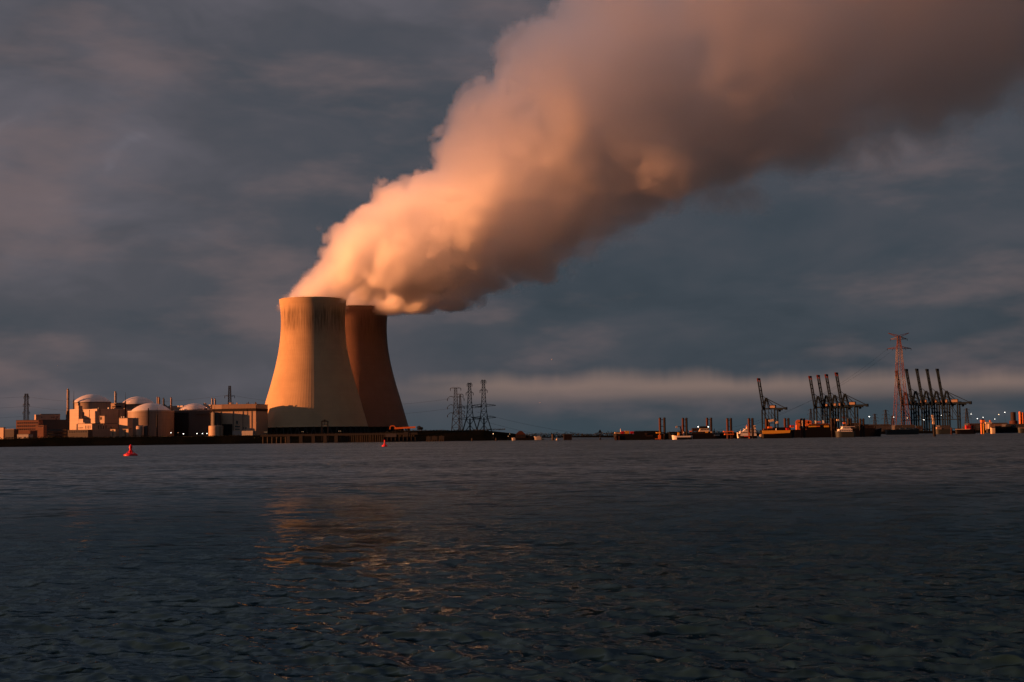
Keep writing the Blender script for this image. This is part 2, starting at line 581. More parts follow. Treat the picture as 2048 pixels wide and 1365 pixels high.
# ------------------------------------------------------------------ steam plume
def plume():
    me = bpy.data.meshes.new('steam_plume')
    o = bpy.data.objects.new('steam_plume', me)
    COL.objects.link(o)
    tag(o, 'huge steam plume drifting up and away from both cooling towers, orange below and pink-grey above', 'steam', kind='stuff')

    def vol(t, out):
        at_ = t.n('ShaderNodeAttribute', attribute_name='density')
        pv = t.n('ShaderNodeVolumePrincipled')
        pv.inputs['Density Attribute'].default_value = ''
        pv.inputs['Color'].default_value = (0.995, 0.994, 0.993, 1)
        pv.inputs['Anisotropy'].default_value = 0.8
        t.put(pv.inputs['Density'], at_.outputs['Fac'])
        t.t.links.new(pv.outputs[0], out.inputs['Volume'])
    m = mat('steam', vol)
    try: m.cycles.volume_sampling = 'MULTIPLE_IMPORTANCE'
    except Exception: pass
    M['steam'] = m
    ng = bpy.data.node_groups.new('plume_density', 'GeometryNodeTree')
    ng.interface.new_socket('Geometry', in_out='INPUT', socket_type='NodeSocketGeometry')
    ng.interface.new_socket('Geometry', in_out='OUTPUT', socket_type='NodeSocketGeometry')
    g = NT(ng)
    go = g.n('NodeGroupOutput')
    pos = g.n('GeometryNodeInputPosition').outputs[0]
    px, py, pz = g.xyz(pos)

    # slow warp so that nothing follows a straight line
    wv = g.n('ShaderNodeTexNoise', noise_dimensions='3D', i={'Vector': pos, 'Scale': 0.011, 'Detail': 2.0})
    wx, wy, wz = g.xyz(g.vm('SUBTRACT', wv.outputs['Color'], (0.5, 0.5, 0.5)))

    def spine(x0, y0, z0, ang, pts, umax, drift):
        """signed depth inside a bent, widening plume; pts = (u, centre offset, radius)"""
        ca, sa = cos(ang), sin(ang)
        rx, ry, rz = g.sub(px, x0), g.sub(py, y0), g.sub(pz, z0)
        u = g.add(g.mul(rx, ca), g.mul(rz, sa))
        v = g.add(g.mul(rx, -sa), g.mul(rz, ca))
        u0 = pts[0][0]
        un = g.div(g.sub(u, u0), umax - u0)
        cm = g.curve(un, [((a - u0)/(umax - u0), (c + 200)/400) for a, c, r in pts])
        vc = g.sub(g.mul(cm, 400.0), 200.0)
        rad = g.mul(g.curve(un, [((a - u0)/(umax - u0), r/400) for a, c, r in pts]), 400.0)
        dv = g.sub(v, vc)
        dw = g.sub(ry, g.mul(g.mx(u, 0.0), drift))
        wob = g.mul(rad, 0.22)
        dv2 = g.add(dv, g.mul(wz, wob)); dw2 = g.add(dw, g.mul(wy, wob))
        d = g.m('SQRT', g.add(g.mul(dv2, dv2), g.mul(dw2, dw2)))
        return g.sub(rad, d), rad, u, g.div(dv, rad)

    P1 = [(-45, -2, 25), (-12, 0, 25), (30, 4, 31), (68, 8, 50), (120, -3, 66), (207, -24, 73), (313, -20, 106), (401, -14, 130),
          (470, -24, 150), (628, -20, 194), (800, -30, 238), (1150, -60, 300)]
    s1, r1, u1, side = spine(T1[1], 1824.0, T1[2] + 2, R_(33), P1, 1150.0, -0.03)
    P2 = [(-45, 0, 40), (-5, 2, 36), (40, -2, 34), (90, -6, 38), (160, -2, 44), (260, 0, 52), (420, 10, 60), (700, 20, 70)]
    s2, r2, u2, side2 = spine(T2[1], 1944.0, T2[2] + 2, R_(19), P2, 700.0, -0.25)

    def lumps(s, r, fine):
        q = g.vm('ADD', pos, g.vec(g.mul(wx, 40.0), g.mul(wy, 40.0), g.mul(wz, 40.0)))
        a = None
        for size, fr, cap in ((105.0, 0.36, 62.0), (46.0, 0.33, 33.0), (21.0, 0.26, 17.0), (10.0, 0.14, 7.5)):
            v = g.voro(q, 1.0 / size)
            b = g.sub(0.36, g.mul(v, v))                  # rounded heads with sharp creases between them
            k = g.mul(b, g.mul(g.mn(g.mul(r, fr), cap), 1.9))
            a = k if a is None else g.add(a, k)
        return g.add(s, a), None

    L1, _ = lumps(s1, r1, 1)
    # tower 2 reuses the same lump field
    lump_only = g.sub(L1, s1)
    L2 = g.add(s2, g.mul(lump_only, g.div(r2, g.mx(r1, 30.0))))
    # the windward face leans with the wind from the windward lip
    L2 = g.mn(L2, g.sub(px, T2[1] - 37.0))
    wl = g.div(g.sub(g.sub(px, T1[1] - 44.0), g.mul(g.sub(pz, T1[2] - 1.0), 0.68)), 1.23)
    L1 = g.mn(L1, g.add(wl, g.mul(g.mn(lump_only, 24.0), 0.85)))
    L1 = g.mn(L1, g.mx(wl, g.sub(g.sub(px, T1[1] - 41.0), 0.0)))
    s = g.mx(L1, L2)
    # crisp sunward and upper rim, frayed lee and underside
    far = g.ramp(u1, 120.0, 620.0)
    under = g.ramp(side, 0.45, -0.75)
    soft = g.add(5.0, g.add(g.mul(g.mul(far, under), 80.0), g.mul(far, 16.0)))
    dens = g.ramp(s, 0.0, soft)
    inner = g.ramp(g.noise(g.vm('ADD', pos, (311.0, 5.0, 7.0)), 0.014, 3.0, 0.55), 0.32, 0.68, 0.45, 1.4)
    level = g.add(g.ramp(u1, 20.0, 320.0, 0.27, 0.105), g.ramp(u1, 340.0, 760.0, 0.0, -0.062))
    level = g.mul(level, g.ramp(side, -0.2, 0.8, 1.25, 0.6))
    dens = g.mul(g.mul(dens, inner), level)
    # nothing below the lips
    lip = g.mul(g.ramp(pz, T2[2] - 14.0, T2[2] - 5.0), 1.0)
    dens = g.mul(dens, lip)
    x0, x1, y0, y1, z0, z1 = -330.0, 800.0, 1540.0, 2110.0, 160.0, 860.0
    vox = PLUME_VOX
    vc = g.n('GeometryNodeVolumeCube', i={'Density': dens, 'Background': 0.0, 'Min': (x0, y0, z0), 'Max': (x1, y1, z1),
             'Resolution X': int((x1-x0)/vox), 'Resolution Y': int((y1-y0)/vox), 'Resolution Z': int((z1-z0)/vox)})
    sm = g.n('GeometryNodeSetMaterial')
    ng.links.new(vc.outputs[0], sm.inputs[0])
    sm.inputs['Material'].default_value = m
    ng.links.new(sm.outputs[0], go.inputs[0])
    md = o.modifiers.new('plume', 'NODES')
    md.node_group = ng
    return o


PLUME_VOX = 3.2
STEAM = plume()


# ------------------------------------------------------------------ out-of-frame cloud added to shade the upper plume
def plume_shade_cloud():
    '''unseen cloud volume added towards the sun to put the upper plume in half shade'''
    r = random.Random(21)
    m = mat('cloud', lambda t, o: t.t.links.new(t.n('ShaderNodeVolumePrincipled', i={'Color': (0.9, 0.9, 0.92, 1), 'Density': CLOUD_DENS}).outputs[0], o.inputs['Volume']))
    bm = bmesh.new()
    bmesh.ops.create_icosphere(bm, subdivisions=5, radius=1.0)
    from mathutils import noise
    L = 2600.0
    c = Vector((-150, 1850, 625)) + to_sun * L
    for v in bm.verts:
        p = v.co.normalized()
        k = 1.0 + 0.16*noise.noise(p*2.3) + 0.10*noise.noise(p*5.1 + Vector((3, 1, 2))) + 0.06*noise.noise(p*10.7)
        v.co = Vector((p.x*520, p.y*1500, p.z*(330 if p.z > 0 else 300)))*k + c
    me = bpy.data.meshes.new('plume_shade_cloud'); bm.to_mesh(me); bm.free()
    me.materials.append(m)
    o = bpy.data.objects.new('plume_shade_cloud', me); COL.objects.link(o)
    tag(o, 'cloud added out of view towards the sun to shade the upper plume', kind='stuff')


CLOUD_DENS = 0.0019
plume_shade_cloud()


# ------------------------------------------------------------------ more materials
M['white'] = painted('white_paint', (0.72, 0.70, 0.66), 0.45, 0.2, 0.5)
M['cream'] = painted('cream_paint', (0.62, 0.50, 0.34), 0.5, 0.25, 0.5)
M['black_hull'] = painted('black_hull_paint', (0.0045, 0.005, 0.007), 0.6, 0.2, 0.35, (0.010, 0.005, 0.004), spec=0.12)
M['grey_hull'] = painted('grey_green_hull_paint', (0.022, 0.032, 0.034), 0.6, 0.3, 0.35)
M['rust'] = painted('rusty_steel', (0.050, 0.013, 0.008), 0.75, 0.5, 0.5, (0.05, 0.02, 0.012))
M['rust_dark'] = painted('dark_rusty_steel', (0.014, 0.007, 0.006), 0.75, 0.5, 0.5, (0.02, 0.012, 0.01))
M['yellow'] = painted('yellow_paint', (0.70, 0.36, 0.035), 0.5, 0.25, 0.5)
M['orange'] = painted('orange_paint', (0.62, 0.16, 0.03), 0.5, 0.25, 0.5)
M['red'] = painted('red_paint', (0.50, 0.018, 0.02), 0.45, 0.2, 0.6)
M['buoy_red'] = painted('signal_red_paint', (0.62, 0.008, 0.014), 0.4, 0.15, 0.9, (0.16, 0.01, 0.01))
M['crane_blue_shaded'] = painted('crane_blue_shaded_paint', (0.008, 0.016, 0.028), 0.8, 0.3, 0.08, (0.008, 0.010, 0.012), spec=0.04)  # blue darkened in the paint to stand for shade over the cranes
M['crane_red'] = painted('crane_tip_red_paint', (0.06, 0.014, 0.012), 0.8, 0.3, 0.08, (0.02, 0.01, 0.01), spec=0.04)
M['steel'] = painted('galvanised_steel', (0.030, 0.038, 0.046), 0.7, 0.3, 0.3, (0.02, 0.018, 0.016), spec=0.08)
M['steel_dark'] = painted('dark_steel', (0.016, 0.018, 0.022), 0.7, 0.3, 0.3, (0.012, 0.01, 0.009), spec=0.08)
M['mast_red'] = painted('mast_red_paint', (0.13, 0.056, 0.050), 0.7, 0.3, 0.2)
M['mast_white'] = painted('mast_white_paint', (0.21, 0.175, 0.165), 0.7, 0.3, 0.2)
M['wood'] = painted('wet_timber', (0.035, 0.028, 0.022), 0.8, 0.4, 0.8)
M['glass'] = mat('window_glass', lambda t, o: pbr(t, o, (0.012, 0.014, 0.016), 0.08, 0.0, t.noise(obj_co(t), 0.7, 2.0), 0.12, 0.1, 0.8))
M['black'] = painted('black_opening', (0.008, 0.008, 0.009), 0.9, 0.1)
M['panel_pale'] = cladding('pale_panel_cladding', (0.34, 0.255, 0.20), 1.2)
M['panel_grey'] = cladding('grey_panel_cladding', (0.33, 0.32, 0.31), 1.3)
M['panel_tan'] = cladding('tan_panel_cladding', (0.40, 0.30, 0.22), 1.5)
M['panel_dark'] = cladding('dark_panel_cladding', (0.060, 0.060, 0.064), 1.0)
M['panel_brown'] = cladding('brown_panel_cladding', (0.20, 0.14, 0.11), 1.4)
M['dome'] = cladding('dome_concrete', (0.52, 0.49, 0.47), 2.0, wear=0.35)
M['drum'] = cladding('reactor_drum_concrete', (0.24, 0.19, 0.155), 1.6, wear=0.45)
M['roof'] = painted('roofing_felt', (0.06, 0.06, 0.062), 0.9, 0.3, 0.3)


def brick_mat(t, out):
    co = obj_co(t)
    x, y, z = t.xyz(co)
    br = t.n('ShaderNodeTexBrick', i={'Vector': t.vec(t.add(x, y), z, 0.0), 'Color1': (0.17, 0.075, 0.05, 1), 'Color2': (0.23, 0.10, 0.065, 1),
             'Mortar': (0.16, 0.13, 0.11, 1), 'Scale': 2.0, 'Mortar Size': 0.015})
    n = t.noise(co, 0.3, 4.0)
    pbr(t, out, t.mix(t.mul(n, 0.5), br.outputs[0], (0.09, 0.05, 0.04)), 0.85)


M['brick'] = mat('red_brick', brick_mat)


def lamp_mat(name, col, st):
    return mat(name, lambda t, o: pbr(t, o, (0.6, 0.6, 0.6), 0.3, emit=col, estr=st))


M['lamp_white'] = lamp_mat('white_lamp', (0.95, 1.0, 0.92), 2.0)
M['lamp_warm'] = lamp_mat('warm_lamp', (1.0, 0.75, 0.42), 1.2)
M['lamp_dim'] = lamp_mat('dim_warm_lamp', (1.0, 0.62, 0.30), 0.2)


def earth(t, out):
    co = t.n('ShaderNodeNewGeometry').outputs['Position']
    n = t.noise(co, 0.05, 6.0, 0.65)
    n2 = t.noise(co, 1.1, 4.0, 0.6)
    c = t.mix(t.ramp(n, 0.35, 0.65), (0.0045, 0.006, 0.0045), (0.008, 0.008, 0.006))
    c = t.mix(t.mul(n2, 0.4), c, (0.003, 0.004, 0.003))
    z = t.xyz(co)[2]
    c = t.mix(t.ramp(z, 2.2, 0.6), c, (0.005, 0.005, 0.005))     # wet stone along the tide line
    pbr(t, out, c, 0.95, 0.0, n2, 0.6, 0.4, spec=0.0)


M['earth'] = mat('dike_grass_and_stone', earth)


def leaf(t, out):
    n = t.n('ShaderNodeObjectInfo').outputs['Random']
    co = t.n('ShaderNodeNewGeometry').outputs['Position']
    v = t.noise(co, 0.35, 3.0)
    pbr(t, out, t.mix(v, (0.009, 0.012, 0.007), (0.026, 0.027, 0.014)), 0.8, spec=0.15)


M['leaf'] = mat('dull_foliage', leaf)

# ------------------------------------------------------------------ land
def terrain(name, label, rows, m):
    """rows: list of polylines with equal point counts, lofted into a sheet"""
    mb = MB()
    n = len(rows[0])
    for r in rows: mb.v += [tuple(p) for p in r]
    for i in range(len(rows) - 1):
        for j in range(n - 1):
            mb.f.append((i*n+j, i*n+j+1, (i+1)*n+j+1, (i+1)*n+j))
    o = mb.build(name, m)
    tag(o, label, kind='structure')
    return o


rng = np.random.default_rng(5)
XE = X(1097, 1650)
xs = np.concatenate([np.linspace(-5200, -1300, 30), np.linspace(-1280, XE - 60, 260), np.linspace(XE - 55, XE, 16)])
def endf(x): return float(np.clip((XE - x) / 75.0, 0, 1)) ** 0.7
def wob(x, k=1.0): return k * (math.sin(x*0.021) + 0.6*math.sin(x*0.057 + 1) + 0.35*math.sin(x*0.143 + 2))
def crest_z(x): return 9.6 + 0.35*wob(x) + 3.0*float(np.clip((x + 170)/40, 0, 1))
rows = []
for (yy, zf) in ((1628, -1.5), (1636, 0.5), (1641, 2.0), (1652, 5.6), (1664, 1e3), (1671, 1e3), (1686, 6.0), (1720, 5.0), (1900, 5.0), (2500, 5.0), (3400, 4.5), (5600, 4.0), (12000, 4.0)):
    r = []
    for x in xs:
        z = crest_z(x) if zf == 1e3 else zf + (0.25*wob(x*1.7 + yy) if 0 < zf < 6 else 0)
        e = endf(x)
        z = -1.5 + (z + 1.5) * e
        y = yy + (2.0*wob(x*0.9) if yy < 1660 else 0)
        xx = x if yy < 1720 else x + (yy - 1720) * 0.012 * (1 if x > XE - 300 else 0)
        r.append((xx, y, z))
    rows.append(r)
terrain('river_dike', 'dark grass dike and flat ground behind it along the near shore', rows, M['earth'])

XR0 = X(1236, 2650)
xs2 = np.concatenate([np.linspace(XR0, XR0 + 60, 8), np.linspace(XR0 + 80, 2600, 70), [6500]])
rows = []
for (yy, zf) in ((2560, -1.5), (2580, 1.2), (2596, 4.6), (2640, 5.0), (3300, 5.0), (4300, 5.0), (12000, 4.0)):
    rows.append([(x, yy + 2*wob(x), -1.5 + (zf + 1.5) * float(np.clip((x - XR0) / 60, 0, 1))) for x in xs2])
terrain('port_bank', 'low dark port shore across the river under the container cranes', rows, M['earth'])
xs3 = np.linspace(-300, 1500, 60)
rows = [[(x, yy, zf) for x in xs3] for (yy, zf) in ((4680, -1.5), (4700, 2.0), (4740, 4.0), (12000, 4.0))]
terrain('far_bank', 'faint bluish far shore closing the gap in the river', rows, M['earth'])


def foliage(name, label, blobs, leafsize, per, seed, kind='stuff', parent=None, m=None):
    """leaf clumps scattered through overlapping irregular volumes; blobs = (x, y, z, rx, ry, rz)"""
    r = np.random.default_rng(seed)
    mb = MB()
    for bx, by, bz, rx, ry, rz in blobs:
        for _ in range(per):
            d = r.normal(size=3); d /= np.linalg.norm(d)
            k = r.uniform(0.35, 1.0) ** 0.5 * r.uniform(0.75, 1.12)
            c = np.array((bx + d[0]*rx*k, by + d[1]*ry*k, bz + abs(d[2])*rz*k if rz < 1.2*rx else bz + d[2]*rz*k))
            a = r.normal(size=3); a /= np.linalg.norm(a)
            b = np.cross(a, r.normal(size=3)); b /= np.linalg.norm(b)
            s1, s2 = leafsize*r.uniform(0.6, 1.4), leafsize*r.uniform(0.4, 0.9)
            i = len(mb.v)
            mb.v += [tuple(c - a*s1), tuple(c + b*s2), tuple(c + a*s1), tuple(c - b*s2)]
            mb.f.append((i, i+1, i+2, i+3))
    o = mb.build(name, m or M['leaf'], parent, fix=False)
    if kind: tag(o, label, kind=kind)
    return o


blobs = []
for x in np.arange(-1300, XE - 50, 3.4):
    h = 1.0 + 1.0*max(0, wob(x*1.3 + 40)) + rng.uniform(0, 0.8)
    if x < X(100, 1660): h += 1.2 + 1.0*max(0, math.sin(x*0.09))
    if -320 < x < -150: h *= 0.35
    blobs.append((x, 1668 + rng.uniform(-4, 4), crest_z(x) - 0.4, 2.6, 2.4, h))
foliage('dike_scrub', 'low dark scrub along the crest of the dike', blobs, 0.55, 34, 3)
blobs = [(x, 4760 + rng.uniform(0, 60), 3.5, 14, 10, 8 + 5*abs(math.sin(x*0.013)) + rng.uniform(0, 4)) for x in np.arange(-60, 900, 9.0)]
foliage('far_wood', 'hazy far-off tree line across the open water', blobs, 1.9, 60, 4)


def tree(px, D, h, w_, label, seed, gz=None):
    x = X(px, D)
    gz = crest_z(x) - 0.2 if gz is None else gz
    root = thing('shore_tree', label, 'tree', (x, D, gz), 'trees by the jetty')
    mb = MB().tube((x, D, gz - 0.5), (x + 0.2, D, gz + h*0.6), 0.28, 0.12, 7)
    r = random.Random(seed)
    for k in range(6):
        a = r.uniform(0, 6.28); z0 = gz + h*r.uniform(0.25, 0.5)
        mb.tube((x, D, z0), (x + cos(a)*w_*0.4, D + sin(a)*w_*0.4, z0 + h*0.35), 0.1, 0.04, 5)
    mb.build('trunk', M['wood'], root)
    bl = [(x + r.uniform(-.3, .3)*w_, D + r.uniform(-.3, .3)*w_, gz + h*r.uniform(.2, .8), w_*.3, w_*.3, h*.2) for _ in range(16)]
    foliage('crown', None, bl, 0.3, 60, seed, kind=None, parent=root)


tree(838, 1668, 6.5, 5.2, 'small bare-looking tree on the dike just past the end of the orange boom', 1)
tree(843, 1672, 5.0, 3.6, 'lower bush-like tree at the foot of the taller dike tree', 2)


# ------------------------------------------------------------------ building helper
def clutter(b, n, seed, hmax=2.6):
    '''ventilators, hatches and ducts standing on a roof'''
    r = random.Random(seed)
    for k in range(n):
        p = b.O + b.eb*b.LB*r.uniform(.1, .85) + b.ea*b.LA*r.uniform(.05, .8)
        h, w_, d = r.uniform(.8, hmax), r.uniform(1.0, 3.4), r.uniform(1.0, 3.0)
        z = b.z1 + 0.556
        if r.random() < .3:
            MB().tube((p.x, p.y, z), (p.x, p.y, z + h*1.3), .45, .45, 10).build('roof_vent', M['steel'], b.root)
        else:
            q = [p, p + b.eb*w_, p + b.eb*w_ + b.ea*d, p + b.ea*d]
            MB().fan([(v.x, v.y) for v in q], z, z + h).build('roof_plant', M[r.choice(('panel_grey', 'panel_pale', 'panel_dark'))], b.root)


class Bld:
    """oblique block: corner edge seen at px xc, face A from x0 to xc (turned to the sun), face B from xc to x1"""
    def __init__(s, name, label, cat, x0, xc, x1, ytop, D, rho, m, group=None, base=5.0, roof=True, ztop=None):
        s.s = FPX / D
        rho = R_(rho)
        s.O = Vector((X(xc, D), D))
        s.ea = Vector((-sin(rho), cos(rho))); s.eb = Vector((cos(rho), sin(rho)))
        s.LA = max(0.5, (xc - x0) / s.s / max(0.1, sin(rho)))
        # perspective: far end of each face sits deeper, so stretch a little
        s.LB = max(0.5, (x1 - xc) / s.s / max(0.1, cos(rho)))
        s.z0, s.z1 = base, (Z(xc, ytop, D) if ztop is None else ztop)
        s.root = thing(name, label, cat, (s.O.x, s.O.y, base), group)
        mb = MB()
        q = [s.O, s.O + s.eb*s.LB, s.O + s.eb*s.LB + s.ea*s.LA, s.O + s.ea*s.LA]
        mb.fan([(p.x, p.y) for p in q], base, s.z1)
        mb.build('wall', m, s.root)
        if roof:
            i = 0.25
            c = sum(q, Vector((0, 0))) / 4
            q2 = [p + (p - c).normalized() * 0.35 for p in q]
            MB().fan([(p.x, p.y) for p in q2], s.z1 + 0.004, s.z1 + 0.55).build('roof_edge', M['roof'] if roof is True else roof, s.root)

    def pt(s, face, f, out=0.0):
        if face == 'A': return s.O + s.ea * (s.LA * (1 - f)) - s.eb * out      # f runs 0..1 as seen from the photo's side
        return s.O + s.eb * (s.LB * f) - s.ea * out

    def patch(s, name, face, f0, f1, z0, z1, m, depth=0.12, label=None, parent=None):
        a, b = s.pt(face, f0, depth), s.pt(face, f1, depth)
        n = (s.eb if face == 'A' else s.ea) * (depth + 0.06)
        mb = MB().fan([(a.x, a.y), (b.x, b.y), (b.x + n.x, b.y + n.y), (a.x + n.x, a.y + n.y)], z0, z1)
        o = mb.build(name, m, parent or s.root)
        if label: o['label'] = label
        return o

    def windows(s, face, n, f0, f1, z0, z1, fill=0.55, m=None, frame=True):
        for k in range(n):
            a = f0 + (f1 - f0) * (k + (1 - fill)/2) / n
            b = a + (f1 - f0) * fill / n
            o = s.patch('window', face, a, b, z0, z1, m or M['glass'], 0.05)
            if frame:
                L = s.LA if face == 'A' else s.LB
                s.patch('sill', face, a - 0.12/L, b + 0.12/L, z0 - 0.22, z0 - 0.05, M['panel_grey'], 0.16, parent=o)


def zt(py, px, D): return Z(px, py, D)


PG = 'buildings of the power station'
# brick office on the shore
b = Bld('brick_office', 'low red-brown brick office with three rows of windows, far end of the plant', 'office building', 30.5, 77, 79, 841, 1760, 84, M['brick'], PG)
h = (b.z1 - b.z0)
for r_ in range(3):
    zz = b.z1 - 3.1 - r_*3.9
    b.windows('A', 10, 0.04, 0.98, zz - 0.9, zz + 0.9, 0.6)
b.windows('B', 1, 0.2, 0.8, b.z1 - 6.6, b.z1 - 4.8)
b = Bld('brick_stair_wing', 'squat brick wing with a dark slot window, stepping down from the brick office', 'building', 70, 87, 89, 851, 1748, 82, M['brick'], PG)
b.windows('A', 6, 0.12, 0.85, b.z0 + 4.6, b.z0 + 5.6, 0.7)
b.windows('A', 4, 0.35, 0.9, b.z1 - 2.2, b.z1 - 1.0, 0.6)
# dark office block with the white top storey
b = Bld('dark_office_block', 'dark banded office block carrying a white top storey, beside the brick office', 'office building', 58, 72, 133, 841, 1800, 24, M['panel_dark'], PG)
for k in range(4):
    z_ = b.z0 + 2.2 + k*4.1
    b.patch('window_band', 'B', 0.02, 0.98, z_, z_ + 1.7, M['glass'], 0.06)
s_, w0 = b.s, b
mb = MB()
p0, p1 = b.O - b.eb*0.3 - b.ea*0.3, b.O + b.eb*(b.LB*0.69)
q = [p0, p1, p1 + b.ea*18, p0 + b.ea*18]
zt0, zt1 = b.z1 + 0.6, Z(72, 829.5, 1800)
ps = mb.fan([(p.x, p.y) for p in q], zt0, zt1).build('top_storey', M['panel_pale'], b.root)
ps['label'] = 'white top storey'
MB().fan([(p.x, p.y) for p in [q[0]+b.eb*6, q[1], q[2], q[3]+b.eb*6]], zt1 + 0.005, zt1 + 0.7).build('parapet', M['roof'], ps)
for f in (0.16, 0.48, 0.54, 0.64):
    o = b.patch('window', 'B', f*0.69/0.69*0.92, f*0.92 + 0.028, zt0 + 2.6, zt0 + 4.0, M['glass'], 0.36, parent=ps)
o = b.patch('window', 'B', 0.56, 0.59, zt0 + 0.2, zt0 + 1.6, M['glass'], 0.36, parent=ps)
tw = MB().fan([(p.x, p.y) for p in (b.pt('B', 0.88, .4), b.pt('B', 1.0, .4), b.pt('B', 1.0, .4) + b.ea*9, b.pt('B', .88, .4) + b.ea*9)], b.z0, Z(130, 822, 1800)).build('stair_tower', M['panel_dark'], b.root)
# low sheds by the dike
b = Bld('gate_lodge', 'small pale gate lodge at the very end of the plant', 'hut', -8, 7, 9, 856, 1765, 70, M['panel_tan'], PG)
b.windows('A', 3, 0.1, 0.9, b.z0 + 3, b.z0 + 5)
b = Bld('store_shed', 'long low store shed with a pale roof strip before the brick office', 'shed', 9, 28, 31, 859, 1745, 80, M['panel_dark'], PG, roof=M['panel_pale'])
b.windows('A', 5, 0.05, 0.95, b.z0 + 5, b.z0 + 7)
b = Bld('quay_shed', 'low grey concrete shed on the dike below the brick office', 'shed', 33, 57, 60, 869, 1676, 80, M['panel_grey'], PG, base=8.0)
b.patch('door', 'A', 0.1, 0.25, b.z0, b.z0 + 2.6, M['black'])
b = Bld('dark_workshop', 'long dark workshop below the sunlit reactor block', 'workshop', 133, 176, 180, 860.5, 1702, 78, M['panel_dark'], PG)
b.windows('A', 8, 0.04, 0.96, b.z1 - 3.0, b.z1 - 1.4, 0.5)

# reactor block A: the sunlit faces
b = Bld('reactor_annex', 'tall reactor annex with one orange sunlit face and one grey face, below the first dome', 'reactor building', 140, 194, 259, 819, 1800, 50, M['panel_pale'], PG, roof=M['panel_grey'])
clutter(b, 7, 7)
b.windows('B', 2, 0.25, 0.75, b.z0 + 16, b.z0 + 17.4, 0.12)
for f in (.06, .5, .8): b.patch('downpipe', 'B', f, f + .012, b.z0, b.z1 - .3, M['steel'], .35)
for f in (.3, .62): b.patch('downpipe', 'A', f, f + .012, b.z0, b.z1 - .3, M['steel'], .35)
b.patch('pipe_duct', 'B', 0.25, 0.95, b.z0 + 9.4, b.z0 + 10.6, M['steel_dark'], 1.2)
b.patch('louvre', 'B', 0.3, 0.42, b.z0 + 2.0, b.z0 + 6.0, M['black'])
b = Bld('stair_block', 'narrow orange-lit stair block with a raised turret, under the tall chimney', 'building', 133, 157, 163, 819.5, 1782, 50, M['panel_pale'], PG, roof=M['panel_grey'])
a0, a1 = b.pt('A', 0.68, 0.1), b.pt('A', 1.0, 0.1)
MB().fan([(p.x, p.y) for p in (a0, a1, a1 + b.eb*5.5, a0 + b.eb*5.5)], b.z1 + 0.56, Z(153, 812, 1782)).build('turret', M['panel_pale'], b.root)
b = Bld('transformer_house', 'small pale box on the grey face of the reactor annex', 'building', 198, 209, 211, 832.5, 1752, 66, M['panel_pale'], PG)
b.patch('louvre', 'A', 0.1, 0.42, b.z1 - 4.5, b.z1 - 1.0, M['black'])
b = Bld('pink_block', 'dull pinkish block behind the white building with slit windows', 'building', 155, 166, 177, 838.5, 1752, 55, M['panel_pale'], PG)
b.patch('louvre', 'B', 0.1, 0.9, b.z1 - 6.0, b.z1 - 1.0, M['panel_grey'])
b = Bld('slit_window_building', 'low white building with tall slit windows on both faces', 'building', 146, 184, 222, 848, 1728, 50, M['panel_pale'], PG)
b.windows('A', 4, 0.50, 0.92, b.z1 - 6.0, b.z1 - 1.9, 0.34)
b.windows('A', 4, 0.04, 0.40, b.z1 - 5.2, b.z1 - 4.0, 0.6)
b.windows('B', 4, 0.20, 0.60, b.z1 - 6.0, b.z1 - 1.9, 0.3)
clutter(b, 5, 5)
b.windows('B', 2, 0.68, 0.92, b.z1 - 4.6, b.z1 - 3.6, 0.7)
b = Bld('pump_house', 'square pump house with two small roof vents, right below the dome gap', 'building', 235, 255, 262, 837, 1735, 60, M['panel_pale'], PG)
b.windows('A', 3, 0.40, 0.80, b.z0 + 7.6, b.z0 + 9.6, 0.5)
for f in (0.16, 0.42):
    p = b.pt('A', f, -2.0)
    MB().tube((p.x, p.y, b.z1 + 0.5), (p.x, p.y, b.z1 + 2.6), 0.55, 0.55, 10).build('roof_vent', M['white'], b.root)
for (x0, xc, x1, yt, lab) in ((220, 231, 235, 859, 'small sunlit kiosk with a jutting canopy before the pump house'), (243, 257, 261, 858.5, 'small sunlit plant room beside the pump house, pipes on its front')):
    b = Bld('plant_kiosk', lab, 'kiosk', x0, xc, x1, yt, 1712, 68, M['panel_tan'], PG)
    b.patch('door', 'A', 0.1, 0.3, b.z0 + 1.0, b.z0 + 5.4, M['black'])
    b.patch('pipe', 'A', 0.45, 0.52, b.z0 + 1.0, b.z1 - 1.0, M['steel'], 0.5)
    b.patch('canopy', 'A', 0.0, 0.35, b.z1 - 1.2, b.z1 - 0.6, M['panel_pale'], 1.4)


